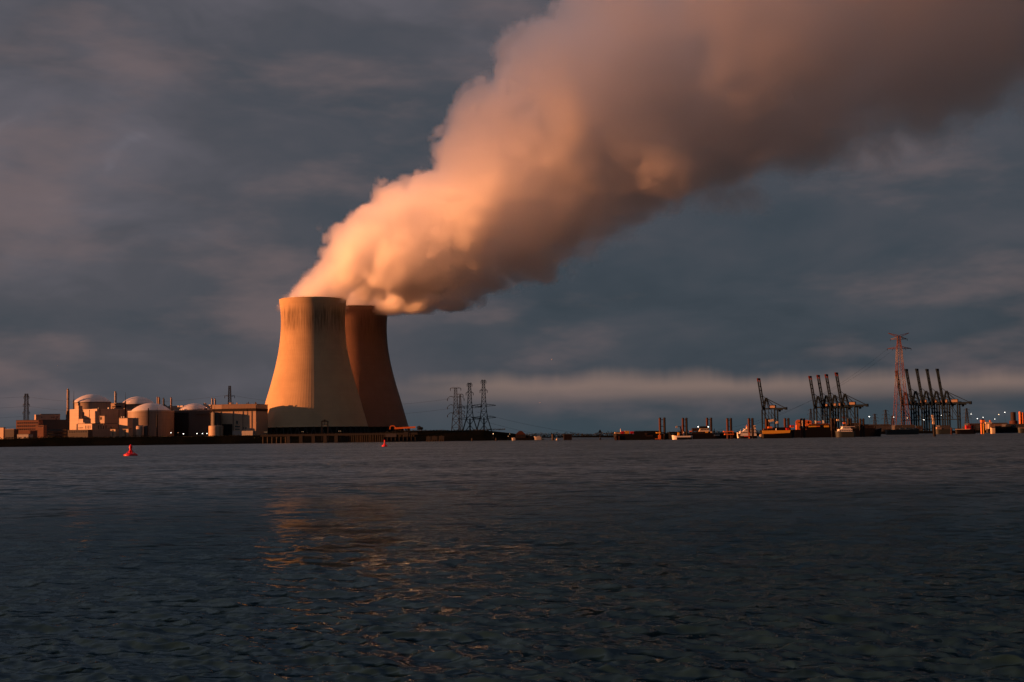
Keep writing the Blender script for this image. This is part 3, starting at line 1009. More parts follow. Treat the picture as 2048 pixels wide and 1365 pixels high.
def reactor(label, c, hw, ytop, ybase, D, drum=None, gz=5.0, drum_m='drum'):
    s = FPX / D
    p = at(c, 865, D)
    root = thing('reactor_dome', label, 'reactor building', (p.x, D, gz), 'domed reactor buildings')
    zb, ztp = Z(c, ybase, D) - gz, Z(c, ytop, D) - gz
    r = hw / s; hgt = ztp - zb
    Rs = (r*r + hgt*hgt) / (2*hgt)
    amax = math.asin(min(1, r / Rs))
    prof = [(max(0.02, Rs*sin(amax*k/14)), ztp - Rs + Rs*cos(amax*k/14)) for k in range(15)][::-1]
    MB().lathe([(r, zb - 0.6)] + prof, 64).build('dome', M['dome'], root, smooth=True, local=True)
    dr = (drum or hw*0.985) / s
    MB().lathe([(dr, 0), (dr, zb - 0.9), (dr - 0.4, zb - 0.9), (r*0.5, zb - 0.7)], 64).build('drum', M[drum_m], root, smooth=True, local=True)
    if not drum:
        MB().lathe([(r + 0.5, zb - 1.4), (r + 0.5, zb - 0.62), (r - 0.6, zb - 0.62), (r - 0.6, zb - 1.4)], 64, close=True).build('ring_beam', M['roof'], root, local=True)
    else:
        MB().lathe([(dr + 0.25, zb - 2.0), (dr + 0.25, zb - 0.85), (dr - 1.2, zb - 0.85), (dr - 1.2, zb - 2.0)], 64, close=True).build('rim', M['panel_grey'], root, local=True)
    return root, p.x, dr, zb


reactor('largest pale reactor dome, rising behind the orange sunlit annex', 184, 36.5, 789, 804.5, 1858)
reactor('reactor dome partly hidden behind the nearer drum-shaped one', 276, 33, 793.5, 808.5, 1915)
rr_ = reactor('broad brown reactor drum with a shallow pale dome, nearest the river', 302, 37.5, 806.5, 821, 1785, drum=45)
# ladder shaft up the front of the near drum
lx = rr_[1] + 4; ly = 1785 - rr_[2] - 0.4
MB().box(lx - 0.5, lx + 0.5, ly - 0.5, ly + 0.6, 5.0, 5.0 + rr_[3] + 2).build('ladder_shaft', M['steel_dark'], rr_[0])
reactor('small pale dome above the flat-roofed dark block', 389, 29, 807.5, 819.5, 1850)

b = Bld('roof_house', 'long orange-lit rooftop house joining the first two domes', 'building', 208, 246, 249, 806.5, 1880, 66, M['panel_brown'], PG)
b.patch('louvre', 'A', 0.35, 0.9, b.z1 - 5.5, b.z1 - 3.8, M['black'])
b = Bld('generator_hall', 'long bright orange-lit hall wall seen between and behind the domes', 'hall', 250, 421, 425, 810.5, 1865, 55, M['panel_pale'], PG, roof=M['panel_grey'])
clutter(b, 6, 6)
b.patch('cornice', 'A', 0.0, 1.0, b.z1 - 1.6, b.z1 - 0.8, M['panel_grey'], 0.3)
b = Bld('flat_roofed_block', 'big dark flat-roofed block under the small dome', 'building', 343, 420, 424, 821, 1792, 80, M['panel_dark'], PG, roof=M['panel_grey'])
b.windows('A', 3, 0.62, 0.86, b.z0 + 9.0, b.z0 + 11.0, 0.4)
b.patch('vertical_duct', 'A', 0.02, 0.42, b.z0, b.z1 - 2.4, M['steel_dark'], 1.1)
b.patch('gallery', 'A', 0.62, 1.0, b.z1 - 4.6, b.z1 - 3.6, M['roof'], 2.2)
clutter(b, 8, 8)
b.patch('roof_plant', 'A', 0.3, 0.36, b.z1 + 0.56, b.z1 + 2.0, M['white'], -3.0)
b.patch('roof_plant', 'A', 0.66, 0.78, b.z1 + 0.56, b.z1 + 2.4, M['panel_grey'], -4.0)
# turbine hall
b = Bld('turbine_hall', 'big brown turbine hall with a dark band under its roof, beside the golden cooling tower', 'hall', 421, 512, 524, 809, 1726, 80, M['panel_tan'], PG, roof=M['panel_brown'])
for fc in 'AB':
    b.patch('louvre_band', fc, 0.0 if fc == 'A' else -0.01, 1.0, b.z1 - 8.2, b.z1 - 4.9, M['black'], 0.25)
b.patch('upper_fascia', 'A', 0.22, 1.0, b.z1 - 4.8, b.z1 - 0.05, M['panel_brown'], 0.3)
b.windows('A', 1, 0.54, 0.60, b.z0 + 19, b.z0 + 23, 0.7)
b.windows('A', 1, 0.52, 0.64, b.z0 + 15.2, b.z0 + 16.8, 0.9)
b.windows('A', 1, 0.52, 0.64, b.z0 + 12.0, b.z0 + 13.4, 0.9)
b.windows('A', 2, 0.68, 0.80, b.z0 + 13.0, b.z0 + 15.0, 0.5)
clutter(b, 9, 9)
b.patch('loading_bay', 'A', 0.24, 0.46, b.z0, b.z0 + 19, M['black'], 1.6)
for f in (.02, .2, .48, .7, .9): b.patch('downpipe', 'A', f, f + .008, b.z0, b.z1 - 8.3, M['steel'], .4)
b.patch('lean_to', 'A', 0.50, 0.96, b.z0, b.z0 + 10.5, M['panel_grey'], 5.0)
b = Bld('side_annex', 'narrow dark annex between the round tank and the turbine hall', 'building', 440, 450, 452, 832, 1738, 76, M['panel_dark'], PG)
b.windows('A', 2, 0.1, 0.9, b.z1 - 6, b.z1 - 3, 0.4)


def tank(name, label, c, parts, D, cat='storage tank', group='storage tanks of the plant', base=5.0):
    p = at(c, 865, D); s = FPX / D
    root = thing(name, label, cat, (p.x, D, base), group)
    zprev = 0.0
    for (pn, hw, yt, m) in parts:
        z1 = Z(c, yt, D) - base
        r = hw / s
        MB().lathe([(r, zprev), (r, z1), (r*0.97, z1 + 0.2), (0.02, z1 + 0.2 + r*0.12)], 36).build(pn, M[m], root, smooth=True, local=True)
        n = max(1, int((z1 - zprev) / 5))
        for q in range(n):
            zr = zprev + (q + 1) * (z1 - zprev) / (n + 1)
            MB().lathe([(r + 0.12, zr), (r + 0.12, zr + 0.35), (r - 0.1, zr + 0.35), (r - 0.1, zr)], 36, close=True).build('stiffening_ring', M[m], root, local=True)
        zprev = z1 + 0.2
    MB().bar((parts[0][1]/s*0.72, -parts[0][1]/s*0.75, 0), (parts[0][1]/s*0.72, -parts[0][1]/s*0.75, Z(c, parts[0][2], D) - base), 0.4).build('ladder', M['steel_dark'], root, local=True)
    return root


tank('stepped_tank', 'tall stepped tank, pale lower drum with a narrower dark drum on top', 432, [('lower_drum', 14.5, 852.5, 'panel_tan'), ('upper_drum', 10, 826, 'panel_dark')], 1728)
tank('round_tank', 'small bright sunlit round tank at the foot of the brown reactor drum', 280, [('drum', 7.5, 853, 'panel_pale')], 1724)
tank('grey_tank', 'small dull grey tank in the shade of the bright round tank', 292, [('drum', 6, 852.5, 'panel_dark')], 1730)


def chimney(label, px, ytop, ybase, D, wpx, m='panel_pale', flue=True, zb=None):
    s = FPX / D
    p = at(px, 820, D)
    z0 = 5.0
    root = thing('vent_stack', label, 'chimney', (p.x, D, z0), 'slender vent stacks of the plant')
    zt_ = Z(px, ytop, D) - z0
    r = wpx / 2 / s
    MB().lathe([(r*1.15, 0), (r*1.05, zt_*0.5), (r, zt_), (r*0.75, zt_), (r*0.75, zt_ - 4)], 16).build('shaft', M[m], root, smooth=True, local=True)
    for k in (0.62, 0.8, 0.985):
        MB().lathe([(r*1.35, zt_*k), (r*1.35, zt_*k + 0.5), (r*0.98, zt_*k + 0.5), (r*0.98, zt_*k)], 16, close=True).build('collar', M['steel_dark'], root, local=True)
    if flue:
        MB().bar((r*1.6, -0.2, 0), (r*1.6, -0.2, zt_*0.97), 0.55).build('ladder', M['steel_dark'], root, local=True)


chimney('tallest vent stack, catching orange light over the stair block', 135.6, 778, 820, 1835, 3.6)
chimney('plain grey vent stack between the first two domes', 230.5, 783, 808, 1900, 3.2, 'panel_grey')
chimney('sunlit stack, twin nearest the dome peak of the brown drum', 314.8, 793.5, 812, 1895, 1.9)
chimney('sunlit stack, twin farther from the dome peak of the brown drum', 318.0, 794.5, 812, 1890, 2.4)
chimney('dark stack just past the sunlit twin stacks', 327.0, 796, 812, 1900, 2.4, 'panel_dark')
chimney('lone sunlit stack at the end of the brown drum', 342.0, 795, 822, 1838, 2.4)
chimney('faint grey stack beside the sunlit one on the turbine hall roof', 424.0, 796.5, 810, 1870, 2.6, 'panel_grey')
chimney('thin sunlit stack over the turbine hall roof end', 429.6, 797, 822, 1800, 2.4)


def rod(label, px, ytop, ymid, D, gz=5.0):
    p = at(px, 820, D)
    root = thing('lightning_rod', label, 'mast', (p.x, D, gz), 'thin lightning masts over the domes')
    zm, z1 = Z(px, ymid, D) - gz, Z(px, ytop, D) - gz
    MB().tube((0, 0, 0), (0, 0, zm), 0.95, 0.8, 8).build('post', M['steel_dark'], root, local=True)
    MB().tube((0, 0, zm), (0, 0, z1), 0.28, 0.12, 6).build('rod', M['steel_dark'], root, local=True)


rod('thin lightning mast beside the tallest vent stack', 147.6, 783, 800, 1820)
rod('thin lightning mast in the gap before the second dome', 251, 785, 803, 1830)
rod('slim dark mast standing before the brown reactor drum', 314.6, 812, 830, 1725)
rod('slim dark mast rising from the stepped tank', 429.4, 812, 826, 1722)


# ------------------------------------------------------------------ lattice pylons
def lattice(root, prof, m_leg, m_brace, nseg, w_leg=0.5, w_br=0.32, depth=1.0, colour=None):
    """square tapering lattice; prof = [(z, half width)]; local coordinates"""
    pz = np.array([a for a, _ in prof]); pw = np.array([b for _, b in prof])
    H = pz[-1]
    def hw(z): return float(np.interp(z, pz, pw))
    zs = [0.0]
    while zs[-1] < H - 0.5 and len(zs) < 60:
        zs.append(min(H, zs[-1] + max(H/nseg*0.55, hw(zs[-1])*1.9)))
    for sx in (-1, 1):
        for sy in (-1, 1):
            mb = MB()
            zz = sorted(set(list(pz)))
            for a, b in zip(zz[:-1], zz[1:]):
                mb.bar((sx*hw(a), sy*hw(a)*depth, a), (sx*hw(b), sy*hw(b)*depth, b), w_leg)
            if colour is None:
                mb.build('leg', m_leg, root, local=True)
            else:
                for (c0, c1, cm) in colour:
                    mc = MB()
                    cuts = [c0] + [z for z in zz if c0 < z < c1] + [c1]
                    for a, b in zip(cuts[:-1], cuts[1:]):
                        mc.bar((sx*hw(a), sy*hw(a)*depth, a), (sx*hw(b), sy*hw(b)*depth, b), w_leg)
                    mc.build('leg', cm, root, local=True)
    groups = {}
    for a, b in zip(zs[:-1], zs[1:]):
        wa, wb = hw(a), hw(b)
        cm = m_brace
        if colour is not None:
            for (c0, c1, x_) in colour:
                if c0 <= (a+b)/2 <= c1: cm = x_
        mb = groups.setdefault(cm.name, (MB(), cm))[0]
        for (ux, uy, vx, vy) in ((-1, -1, 1, -1), (1, -1, 1, 1), (1, 1, -1, 1), (-1, 1, -1, -1)):
            mb.bar((ux*wa, uy*wa*depth, a), (vx*wb, vy*wb*depth, b), w_br)
            mb.bar((vx*wa, vy*wa*depth, a), (ux*wb, uy*wb*depth, b), w_br)
            mb.bar((ux*wb, uy*wb*depth, b), (vx*wb, vy*wb*depth, b), w_br)
    for mb, cm in groups.values():
        mb.build('bracing', cm, root, local=True)
    return hw


def arm(root, z, half, base, m, tip=0.0, h=2.2, w=0.35, ins=True, sides=(-1, 1), ndrop=1):
    for sgn in sides:
        mb = MB()
        t = (sgn*half, 0, z + tip)
        for yy in (-base, base):
            mb.bar((sgn*base, yy, z), t, w)
            mb.bar((sgn*base, yy, z + h), t, w)
        for k in (0.35, 0.68):
            xx = sgn*(base + (half - base)*k)
            mb.bar((xx, 0, z + tip*k), (xx, 0, z + tip*k + h*(1 - k)), w*0.8)
        a = mb.build('crossarm', m, root, local=True)
        if ins:
            for d in range(ndrop):
                xx = sgn*(half - d*(half - base)*0.55)
                MB().tube((xx, 0, z + tip - 3.6), (xx, 0, z + tip + 0.2), 0.42, 0.42, 6).build('insulator', M['steel_dark'], root, local=True)


def pylon(label, px, ytop, D, prof_f, arms, gz=5.0, group='lattice pylons near the plant', nseg=16, m=None, name='lattice_pylon', w=(0.55, 0.36)):
    p = at(px, 850, D)
    root = thing(name, label, 'pylon', (p.x, D, gz), group)
    H = Z(px, ytop, D) - gz
    lattice(root, [(a*H, b) for a, b in prof_f], m or M['steel'], m or M['steel'], nseg, *w)
    for (zf, half, base, tip) in arms:
        arm(root, zf*H, half, base, m or M['steel'], tip)
    return root, p.x, H


PY1 = pylon('narrow grey lattice pylon behind the brick office, seen end on', 52.5, 788, 2450, [(0, 4.2), (0.5, 3.4), (1, 2.2)], [(0.62, 6, 2.8, 0), (0.78, 5.5, 2.4, 0), (0.94, 4.5, 2.2, 0)])
PY2 = pylon('slim dark pylon peeking over the turbine hall roof', 459.5, 772, 2150, [(0, 5.5), (0.55, 2.4), (1, 1.4)], [(0.62, 9.5, 2.2, 1.0), (0.80, 7.5, 1.8, 1.0)])
PY3 = pylon('pylon with drooping curved arms, first of the trio past the cooling towers', 912, 776, 2040, [(0, 7.2), (0.35, 5.0), (0.6, 3.0), (1, 1.7)], [(0.985, 7.5, 1.8, 0.4)], group='trio of pylons past the cooling towers')
PY3b = pylon('thin dark pylon squeezed in behind the one with drooping arms', 921, 789, 2150, [(0, 3.0), (0.5, 2.2), (1, 0.8)], [(0.6, 6.5, 1.6, 0), (0.99, 4.5, 0.8, 0)], group='trio of pylons past the cooling towers')
for zf in (0.80, 0.63, 0.465):
    H = PY3[2]
    for sg in (-1, 1):
        mb = MB()
        pts = [(sg*(2 + 10*k), 0, H*zf + 3.0*sin(k*2.6) - 3.4*k*k) for k in np.linspace(0, 1, 7)]
        for a, c_ in zip(pts[:-1], pts[1:]): mb.bar(a, c_, 0.6)
        mb.bar((sg*2, 0, H*zf - 1.5), pts[3], 0.35)
        o = mb.build('crossarm', M['steel'], PY3[0], local=True)
        MB().tube((pts[-1][0], 0, pts[-1][2] - 2.8), (pts[-1][0], 0, pts[-1][2] + 0.3), 0.5, 0.5, 6).build('insulator', M['steel_dark'], PY3[0], local=True)
for (lab, px_, yt, dd) in (('middle pylon of the trio, on four splayed legs', 940, 767, 2000), ('tallest pylon of the trio, on four splayed legs, at the open-water end', 968, 761, 1985)):
    r_, x_, H = pylon(lab, px_, yt, dd, [(0, 12.5), (0.18, 8.6), (0.36, 4.6), (0.6, 3.0), (1, 1.5)], [(0.82, 5.0, 2.2, 0), (0.985, 3.4, 1.6, 0)], group='trio of pylons past the cooling towers', nseg=18, w=(0.75, 0.42))
    for zf in (0.535, 0.32):
        for sg in (-1, 1):
            mb = MB()
            for yy in (-2.4, 2.4):
                mb.bar((sg*2.5, yy, H*zf), (sg*17, yy*0.2, H*zf + 1.2), 0.55)
                mb.bar((sg*2.5, yy, H*zf + 3.4), (sg*17, yy*0.2, H*zf + 1.4), 0.55)
            for k in (4, 8, 12):
                mb.bar((sg*k, 0, H*zf + 0.2), (sg*(k + 1), 0, H*zf + 3.0), 0.4)
            mb.build('crossarm', M['steel'], r_, local=True)
    MB().tube((0, 0, 0), (0, 0, H*0.34), 1.0, 1.0, 10).build('cable_riser', M['steel_dark'], r_, local=True)


def wire(label, p, q, sag, r=0.10, n=28, group='overhead power lines'):
    mb = MB()
    p, q = Vector(p), Vector(q)
    pts = [p.lerp(q, k/n) - Vector((0, 0, sag*4*(k/n)*(1 - k/n))) for k in range(n+1)]
    for a, c_ in zip(pts[:-1], pts[1:]): mb.tube(a, c_, r, r, 4, cap=False)
    o = mb.build('power_line', M['steel_dark'])
    tag(o, label, 'power line', group)


for k, (dz_, dx_) in enumerate(((0, 0), (-9, 6))):
    a = at(459, 790 + k*17, 2150)
    wire('thin wire running from the slim pylon over the domes, %s strand' % ('upper', 'lower')[k], (PY1[1] + dx_, 2450, 5 + PY1[2]*(0.94 - 0.2*k)), (a.x, 2150, a.z), 12)
    wire('thin wire running from the slim pylon behind the golden tower, %s strand' % ('upper', 'lower')[k], (a.x, 2150, a.z), (PY3[1] - 8, 2040, 5 + PY3[2]*(0.78 - 0.2*k)), 14)
for k in range(4):
    wire('thin wire leaving the picture edge behind the brick office, %s strand' % ('topmost', 'second', 'third', 'lowest')[k], (PY1[1], 2450, 5 + PY1[2]*(0.94 - 0.2*k)), (PY1[1] - 700, 2300, 5 + PY1[2]*(0.97 - 0.2*k)), 10)


# ------------------------------------------------------------------ red-white river crossing mast
DM = 2860
pm = at(1803, 850, DM)
mast = thing('crossing_pylon', 'very tall red-and-white banded river-crossing pylon behind the cranes', 'pylon', (pm.x, DM, 5.0))
HM = Z(1803, 672, DM) - 5
hwf = lattice(mast, [(0, 15.5), (HM*0.30, 10.6), (HM*0.58, 7.2), (HM*0.86, 4.7), (HM*0.93, 3.0), (HM, 2.4)], M['mast_white'], M['mast_white'], 17, 0.95, 0.42, 1.0,
              [(0, HM*0.30, M['mast_red']), (HM*0.30, HM*0.47, M['mast_red']), (HM*0.47, HM*0.58, M['mast_white']), (HM*0.58, HM*0.72, M['mast_red']), (HM*0.72, HM*0.86, M['mast_white']), (HM*0.86, HM, M['mast_red'])])
# solid-looking core ladder cage
MB().bar((0, 0, 0), (0, 0, HM*0.97), 0.7).build('ladder_cage', M['mast_white'], mast, local=True)
zA, zB = Z(1803, 698, DM) - 5, Z(1803, 679, DM) - 5
arm(mast, zA, 24, 4.2, M['mast_red'], 0.4, 4.2, 0.9, ndrop=2)
arm(mast, zB, 17, 3.0, M['mast_white'], 0.4, 4.6, 0.95)
for sg in (-1, 1):
    mb = MB()
    for yy in (-1.8, 1.8):
        mb.bar((sg*1.5, yy, HM - 3), (sg*21, 0, HM + 5.5), 0.95)
        mb.bar((sg*1.5, yy, HM + 1.0), (sg*21, 0, HM + 5.8), 0.8)
    mb.build('earth_wire_horn', M['mast_red'], mast, local=True)

wire('long sagging river-crossing wire over the open water, upper strand', (PY3[1] + 9, 2040, 5 + PY3[2]*0.45), (pm.x - 24, DM, 5 + zA), 102, 0.13, 60)
wire('long sagging river-crossing wire over the open water, lower strand', (PY3[1] + 30, 2000, 40), (pm.x - 12, DM, 5 + zA - 2), 92, 0.12, 60)


# ------------------------------------------------------------------ ship-to-shore cranes
def make_crane(label, group):
    """local: x to the landward side, z up; boom raised. hinge at x=2"""
    r = thing('container_crane', label, 'crane', (0, 0, 0), group)
    B, Rd = M['crane_blue_shaded'], M['crane_red']
    HG = 50.0                                          # girder height
    for x in (2.0, 30.0):
        for y in (-9.0, 9.0):
            MB().bar((x, y, 0), (x, y, HG), 2.5).build('leg', B, r, local=True)
    for y in (-9.0, 9.0):
        mb = MB()
        mb.bar((2, y, 21), (30, y, 21), 1.3)
        mb.bar((2, y, HG - 4), (16.5, y, 23), 0.9)
        mb.bar((16.5, y, HG - 4), (30, y, 23), 0.9)
        mb.bar((16.5, y, 21), (16.5, y, HG), 0.9)
        mb.build('side_bracing', B, r, local=True)
        MB().bar((2, y, 4), (30, y, 4), 1.0).build('lower_beam', B, r, local=True)
    mb = MB()
    for x in (2.0, 30.0):
        mb.bar((x, -9, 21.3), (x, 9, 21.3), 1.2); mb.bar((x, -9, HG - 1), (x, 9, HG - 1), 1.4); mb.bar((x, -13, 3), (x, 13, 3), 1.5)
    mb.build('sill_beam', B, r, local=True)
    for x in (2.0, 30.0):
        mb = MB()
        for y in (-11, -8, 8, 11): mb.tube((x - 1.2, y, 0.9), (x + 1.2, y, 0.9), 0.9, 0.9, 10)
        mb.build('bogie', M['steel_dark'], r, local=True)
    g = MB()
    for y in (-3.2, 3.2): g.box(0.5, 51, y - 0.8, y + 0.8, HG + 0.2, HG + 3.4)
    for x in (4, 14, 24, 34, 44, 50): g.box(x - .4, x + .4, -2.4, 2.4, HG + 0.6, HG + 1.6)
    gd = g.build('girder', B, r, local=True)
    # machinery house, trolley and cab
    hs = MB().box(18, 29, -4.2, 4.2, HG + 3.45, HG + 8.2).build('machinery_house', M['panel_brown'], r, local=True)
    MB().prism_xz([(17.6, HG + 8.22), (29.4, HG + 8.22), (28.6, HG + 9.2), (18.4, HG + 9.2)], -4.6, 4.6).build('roof', B, hs, local=True)
    MB().box(34, 44, -2.3, 2.3, HG - 2.2, HG + 0.15).build('trolley', B, r, local=True)
    cb = MB().prism_xz([(36, HG - 5.2), (39.5, HG - 5.2), (40.5, HG - 2.25), (36, HG - 2.25)], -1.6, 1.6).build('cab', M['steel_dark'], r, local=True)
    MB().box(35.95, 38.5, -1.65, -1.6, HG - 4.4, HG - 3.0).build('window', M['glass'], cb, local=True)
    MB().box(50.2, 54, -3.8, 3.8, HG - 1.2, HG + 4.4).build('counterweight', B, r, local=True)
    # A-frame
    A = (8.5, 0, HG + 24)
    mb = MB()
    for y in (-6, 6):
        mb.bar((2, y, HG), (A[0] - 1, y*0.35, A[2]), 2.0); mb.bar((16, y, HG), (A[0] + 1, y*0.35, A[2]), 1.6)
        mb.bar((4.5, y*0.75, HG + 12), (12.5, y*0.75, HG + 12), 0.8)
    mb.box(A[0] - 2.2, A[0] + 2.2, -2.6, 2.6, A[2] - 0.6, A[2] + 1.4)
    mb.build('apex_frame', B, r, local=True)
    for y in (-2.6, 2.6):
        MB().bar((A[0], y, A[2]), (49, y, HG + 3.4), 0.75).build('backstay', B, r, local=True)
        MB().bar((A[0], y, A[2]), (29, y, HG + 3.4), 0.6).build('backstay', B, r, local=True)
    # raised boom
    L, a = 66.0, R_(98.2)
    ux, uz = cos(a), sin(a)
    def bp(t, y, off=0.0): return (2.0 + ux*t + uz*off, y, HG + 1.6 + uz*t - ux*off)
    bm_ = MB()
    for y in (-6.0, 6.0):
        bm_.bar(bp(0, y), bp(L - 7, y), 2.1, 3.0)
    for t in (3, 14, 27, 40, L - 17): bm_.bar(bp(t, -5.6), bp(t, 5.6), 1.5)
    bo = bm_.build('boom', B, r, local=True)
    tp = MB()
    for y in (-6.0, 6.0): tp.bar(bp(L - 6.9, y), bp(L, y), 2.3, 3.1)
    tp.bar(bp(L - 1.2, -6.4), bp(L - 1.2, 6.4), 3.6)
    tp.build('boom_tip', Rd, bo, local=True)
    for y in (-1.6, 1.6):
        MB().bar((A[0] - 1, y, A[2] + 0.5), bp(L*0.5, y, -1.2), 0.35).build('forestay', B, r, local=True)
    return r


def place_crane(src, px, D, ytop, label, group, first=False, rz=-30):
    c = src if first else copy_tree(src)
    p = at(px, 855, D)
    # scale every crane to its own height in the row
    H = Z(px, ytop, D) - 5.0
    k = H / 117.2
    c.location = (p.x, D, 5.0); c.scale = (k, k, k); c.rotation_euler = (0, 0, R_(rz))
    c['label'] = label; c['group'] = group
    return c


CG = 'blue ship-to-shore cranes with raised booms'
crane0 = make_crane('', CG)
place_crane(crane0, 1526, 3060, 757, 'lone container crane with its boom raised, standing apart from the others', CG, True)
for i, (px_, D_, yt, lab) in enumerate((
        (1629.5, 3120, 752.5, 'first crane of the group of four, nearest the lone crane'),
        (1646, 3085, 750.5, 'second crane of the group of four with red boom tips'),
        (1662.5, 3050, 749, 'third crane of the group of four with red boom tips'),
        (1683, 3010, 745.5, 'tallest crane of the group of four, its full girder showing'),
        (1804, 3130, 742, 'crane crossing in front of the red-and-white pylon'),
        (1824, 3095, 738.5, 'second crane of the group of five, just past the red-and-white pylon'),
        (1845, 3060, 738, 'middle crane of the group of five'),
        (1865.5, 3030, 738.5, 'fourth crane of the group of five'),
        (1886, 3000, 738, 'last crane of the group of five, its full girder showing'))):
    c = place_crane(crane0, px_, D_, yt, lab, CG)
    if 4 <= i:
        for o in c.children:
            for q in o.children:
                if q.name.startswith('boom_tip'):
                    q.data = q.data.copy(); q.data.materials[0] = M['crane_blue_shaded']

# ------------------------------------------------------------------ port yard
YG = 'containers stacked in the dim port yard'
cont_m = [painted('container_paint', c, 0.6, 0.4, 0.5) for c in ((0.07, 0.03, 0.025), (0.03, 0.04, 0.055), (0.05, 0.05, 0.048), (0.035, 0.045, 0.035), (0.09, 0.05, 0.03))]
def container_mesh():
    mb = MB().box(-6, 6, -1.2, 1.2, 0.1, 2.55)
    for k in range(16):
        x = -5.6 + k*0.74
        mb.box(x, x + 0.34, -1.3, -1.205, 0.3, 2.35)
    for x in (-5.95, 5.95): mb.box(x - 0.1, x + 0.1, -1.33, 1.33, 0.0, 2.6)
    return mb
protos = []
for m in cont_m:
    o = container_mesh().build('shipping_container', m)
    protos.append(o)
rc = random.Random(4)
used = set()
for st in range(24):
    px_ = rc.choice((rc.uniform(1585, 1790), rc.uniform(1785, 2046), rc.uniform(1900, 2046)))
    D_ = rc.uniform(2660, 2900)
    x = X(px_, D_)
    for lv in range(rc.choice((2, 3, 3, 4))):
        k = rc.randrange(5)
        o = protos[k] if k not in used else protos[k].copy()
        if k in used: COL.objects.link(o)
        used.add(k)
        o.location = (x + rc.uniform(-.15, .15), D_, 5.0 + lv*2.62)
        o.rotation_euler = (0, 0, R_(rc.choice((-4, 3, 0))))
        tag(o, '%s shipping container in the dim port yard stacks beneath the cranes' % ('dull red', 'blue-grey', 'grey', 'dull green', 'brown')[k], 'container', YG)
for o in protos:
    if not o.get('label'): bpy.data.objects.remove(o)


def shed(px0, px1, yt, D, label, m='panel_dark', gz=5.0, pitched=True):
    x0, x1 = X(px0, D), X(px1, D)
    z1 = Z((px0+px1)/2, yt, D)
    root = thing('port_shed', label, 'shed', ((x0+x1)/2, D, gz), 'sheds on the port shore')
    d = 22
    MB().box(x0, x1, D, D + d, gz, z1 - (2.0 if pitched else 0.6)).build('wall', M[m], root)
    if pitched:
        mb = MB(); q = z1 - 2.0 + 0.01
        mb.prism_xz([(x0 - .6, q), (x1 + .6, q), (x1 - 2, z1), (x0 + 2, z1)], D - 0.8, D + d + 0.8)
        mb.build('roof', M['roof'], root)
    else:
        MB().box(x0 - .4, x1 + .4, D - .4, D + d + .4, z1 - 0.58, z1).build('roof', M['roof'], root)
    n = max(2, int((x1 - x0) / 9))
    for k in range(n):
        a = x0 + (x1 - x0)*(k + 0.3)/n
        MB().box(a, a + (x1-x0)*0.4/n, D - 0.15, D + 0.05, gz + 0.1, gz + 4.2).build('door', M['black'], root)


shed(1700, 1722, 846, 2750, 'dark pitched shed behind the dark moored coaster')
shed(1735, 1782, 849, 2800, 'long low dark shed between the two crane groups')
shed(1790, 1830, 850, 2640, 'low dark quay shed at the feet of the group of five')
shed(1936, 1975, 847, 2780, 'dark shed behind the lit twin piles')
shed(1978, 2016, 846, 2720, 'long dark shed below the yard lamps', 'panel_brown')
shed(2012, 2050, 848, 2660, 'shed at the foot of the brown silo')
shed(1880, 1900, 851, 2620, 'small shed behind the last crane', pitched=False)

tank('brown_silo', 'thick brown silo on a wider base at the end of the port shore', 2027.5, [('base_drum', 8, 842, 'rust'), ('silo_drum', 5, 825, 'rust_dark')], 2700, 'silo', 'silos at the end of the port shore')
tank('slim_silo', 'slim orange-lit silo by the picture edge, nearer the brown silo', 2041.2, [('silo_drum', 2.3, 824, 'orange')], 2680, 'silo', 'silos at the end of the port shore')
tank('slim_silo', 'slim orange-lit silo at the very picture edge', 2046.2, [('silo_drum', 2.3, 825.5, 'orange')], 2680, 'silo', 'silos at the end of the port shore')

for (px_, yt, D_, lab) in ((1622, 818, 4600, 'faint far pylon over the orange drums'), (1772, 820, 4300, 'faint far pylon between the two crane groups'), (1750, 828, 4700, 'smaller faint pylon between the crane groups'), (1934, 817, 4300, 'faint far pylon just past the last crane'), (1785, 832, 4500, 'very small faint pylon by the foot of the red-and-white one')):
    pylon(lab, px_, yt, D_, [(0, 8), (0.4, 4.5), (1, 1.5)], [(0.6, 13, 3, 0), (0.78, 11, 2.5, 0), (0.95, 8, 2, 0)], group='faint pylons beyond the port', nseg=12, w=(1.0, 0.6))


def lamp_post(label, px, py, D, group, m='lamp_white', r=0.55, gz=5.0, h=None):
    r *= 0.72
    p = at(px, py, D)
    root = thing('lamp_post', label, 'lamp post', (p.x, D, gz), group)
    MB().tube((0, 0, 0), (0, 0, p.z - gz + 0.4), 0.16, 0.10, 6).build('post', M['steel_dark'], root, local=True)
    MB().box(-r*0.8, r*0.8, -0.1, r, p.z - gz + 0.41, p.z - gz + 0.6).build('hood', M['steel_dark'], root, local=True)
    mb = MB().lathe([(0.02, p.z - gz - r), (r*0.75, p.z - gz - r*0.6), (r, p.z - gz), (r*0.7, p.z - gz + 0.38)], 10)
    mb.build('lamp', M[m], root, smooth=True, local=True)


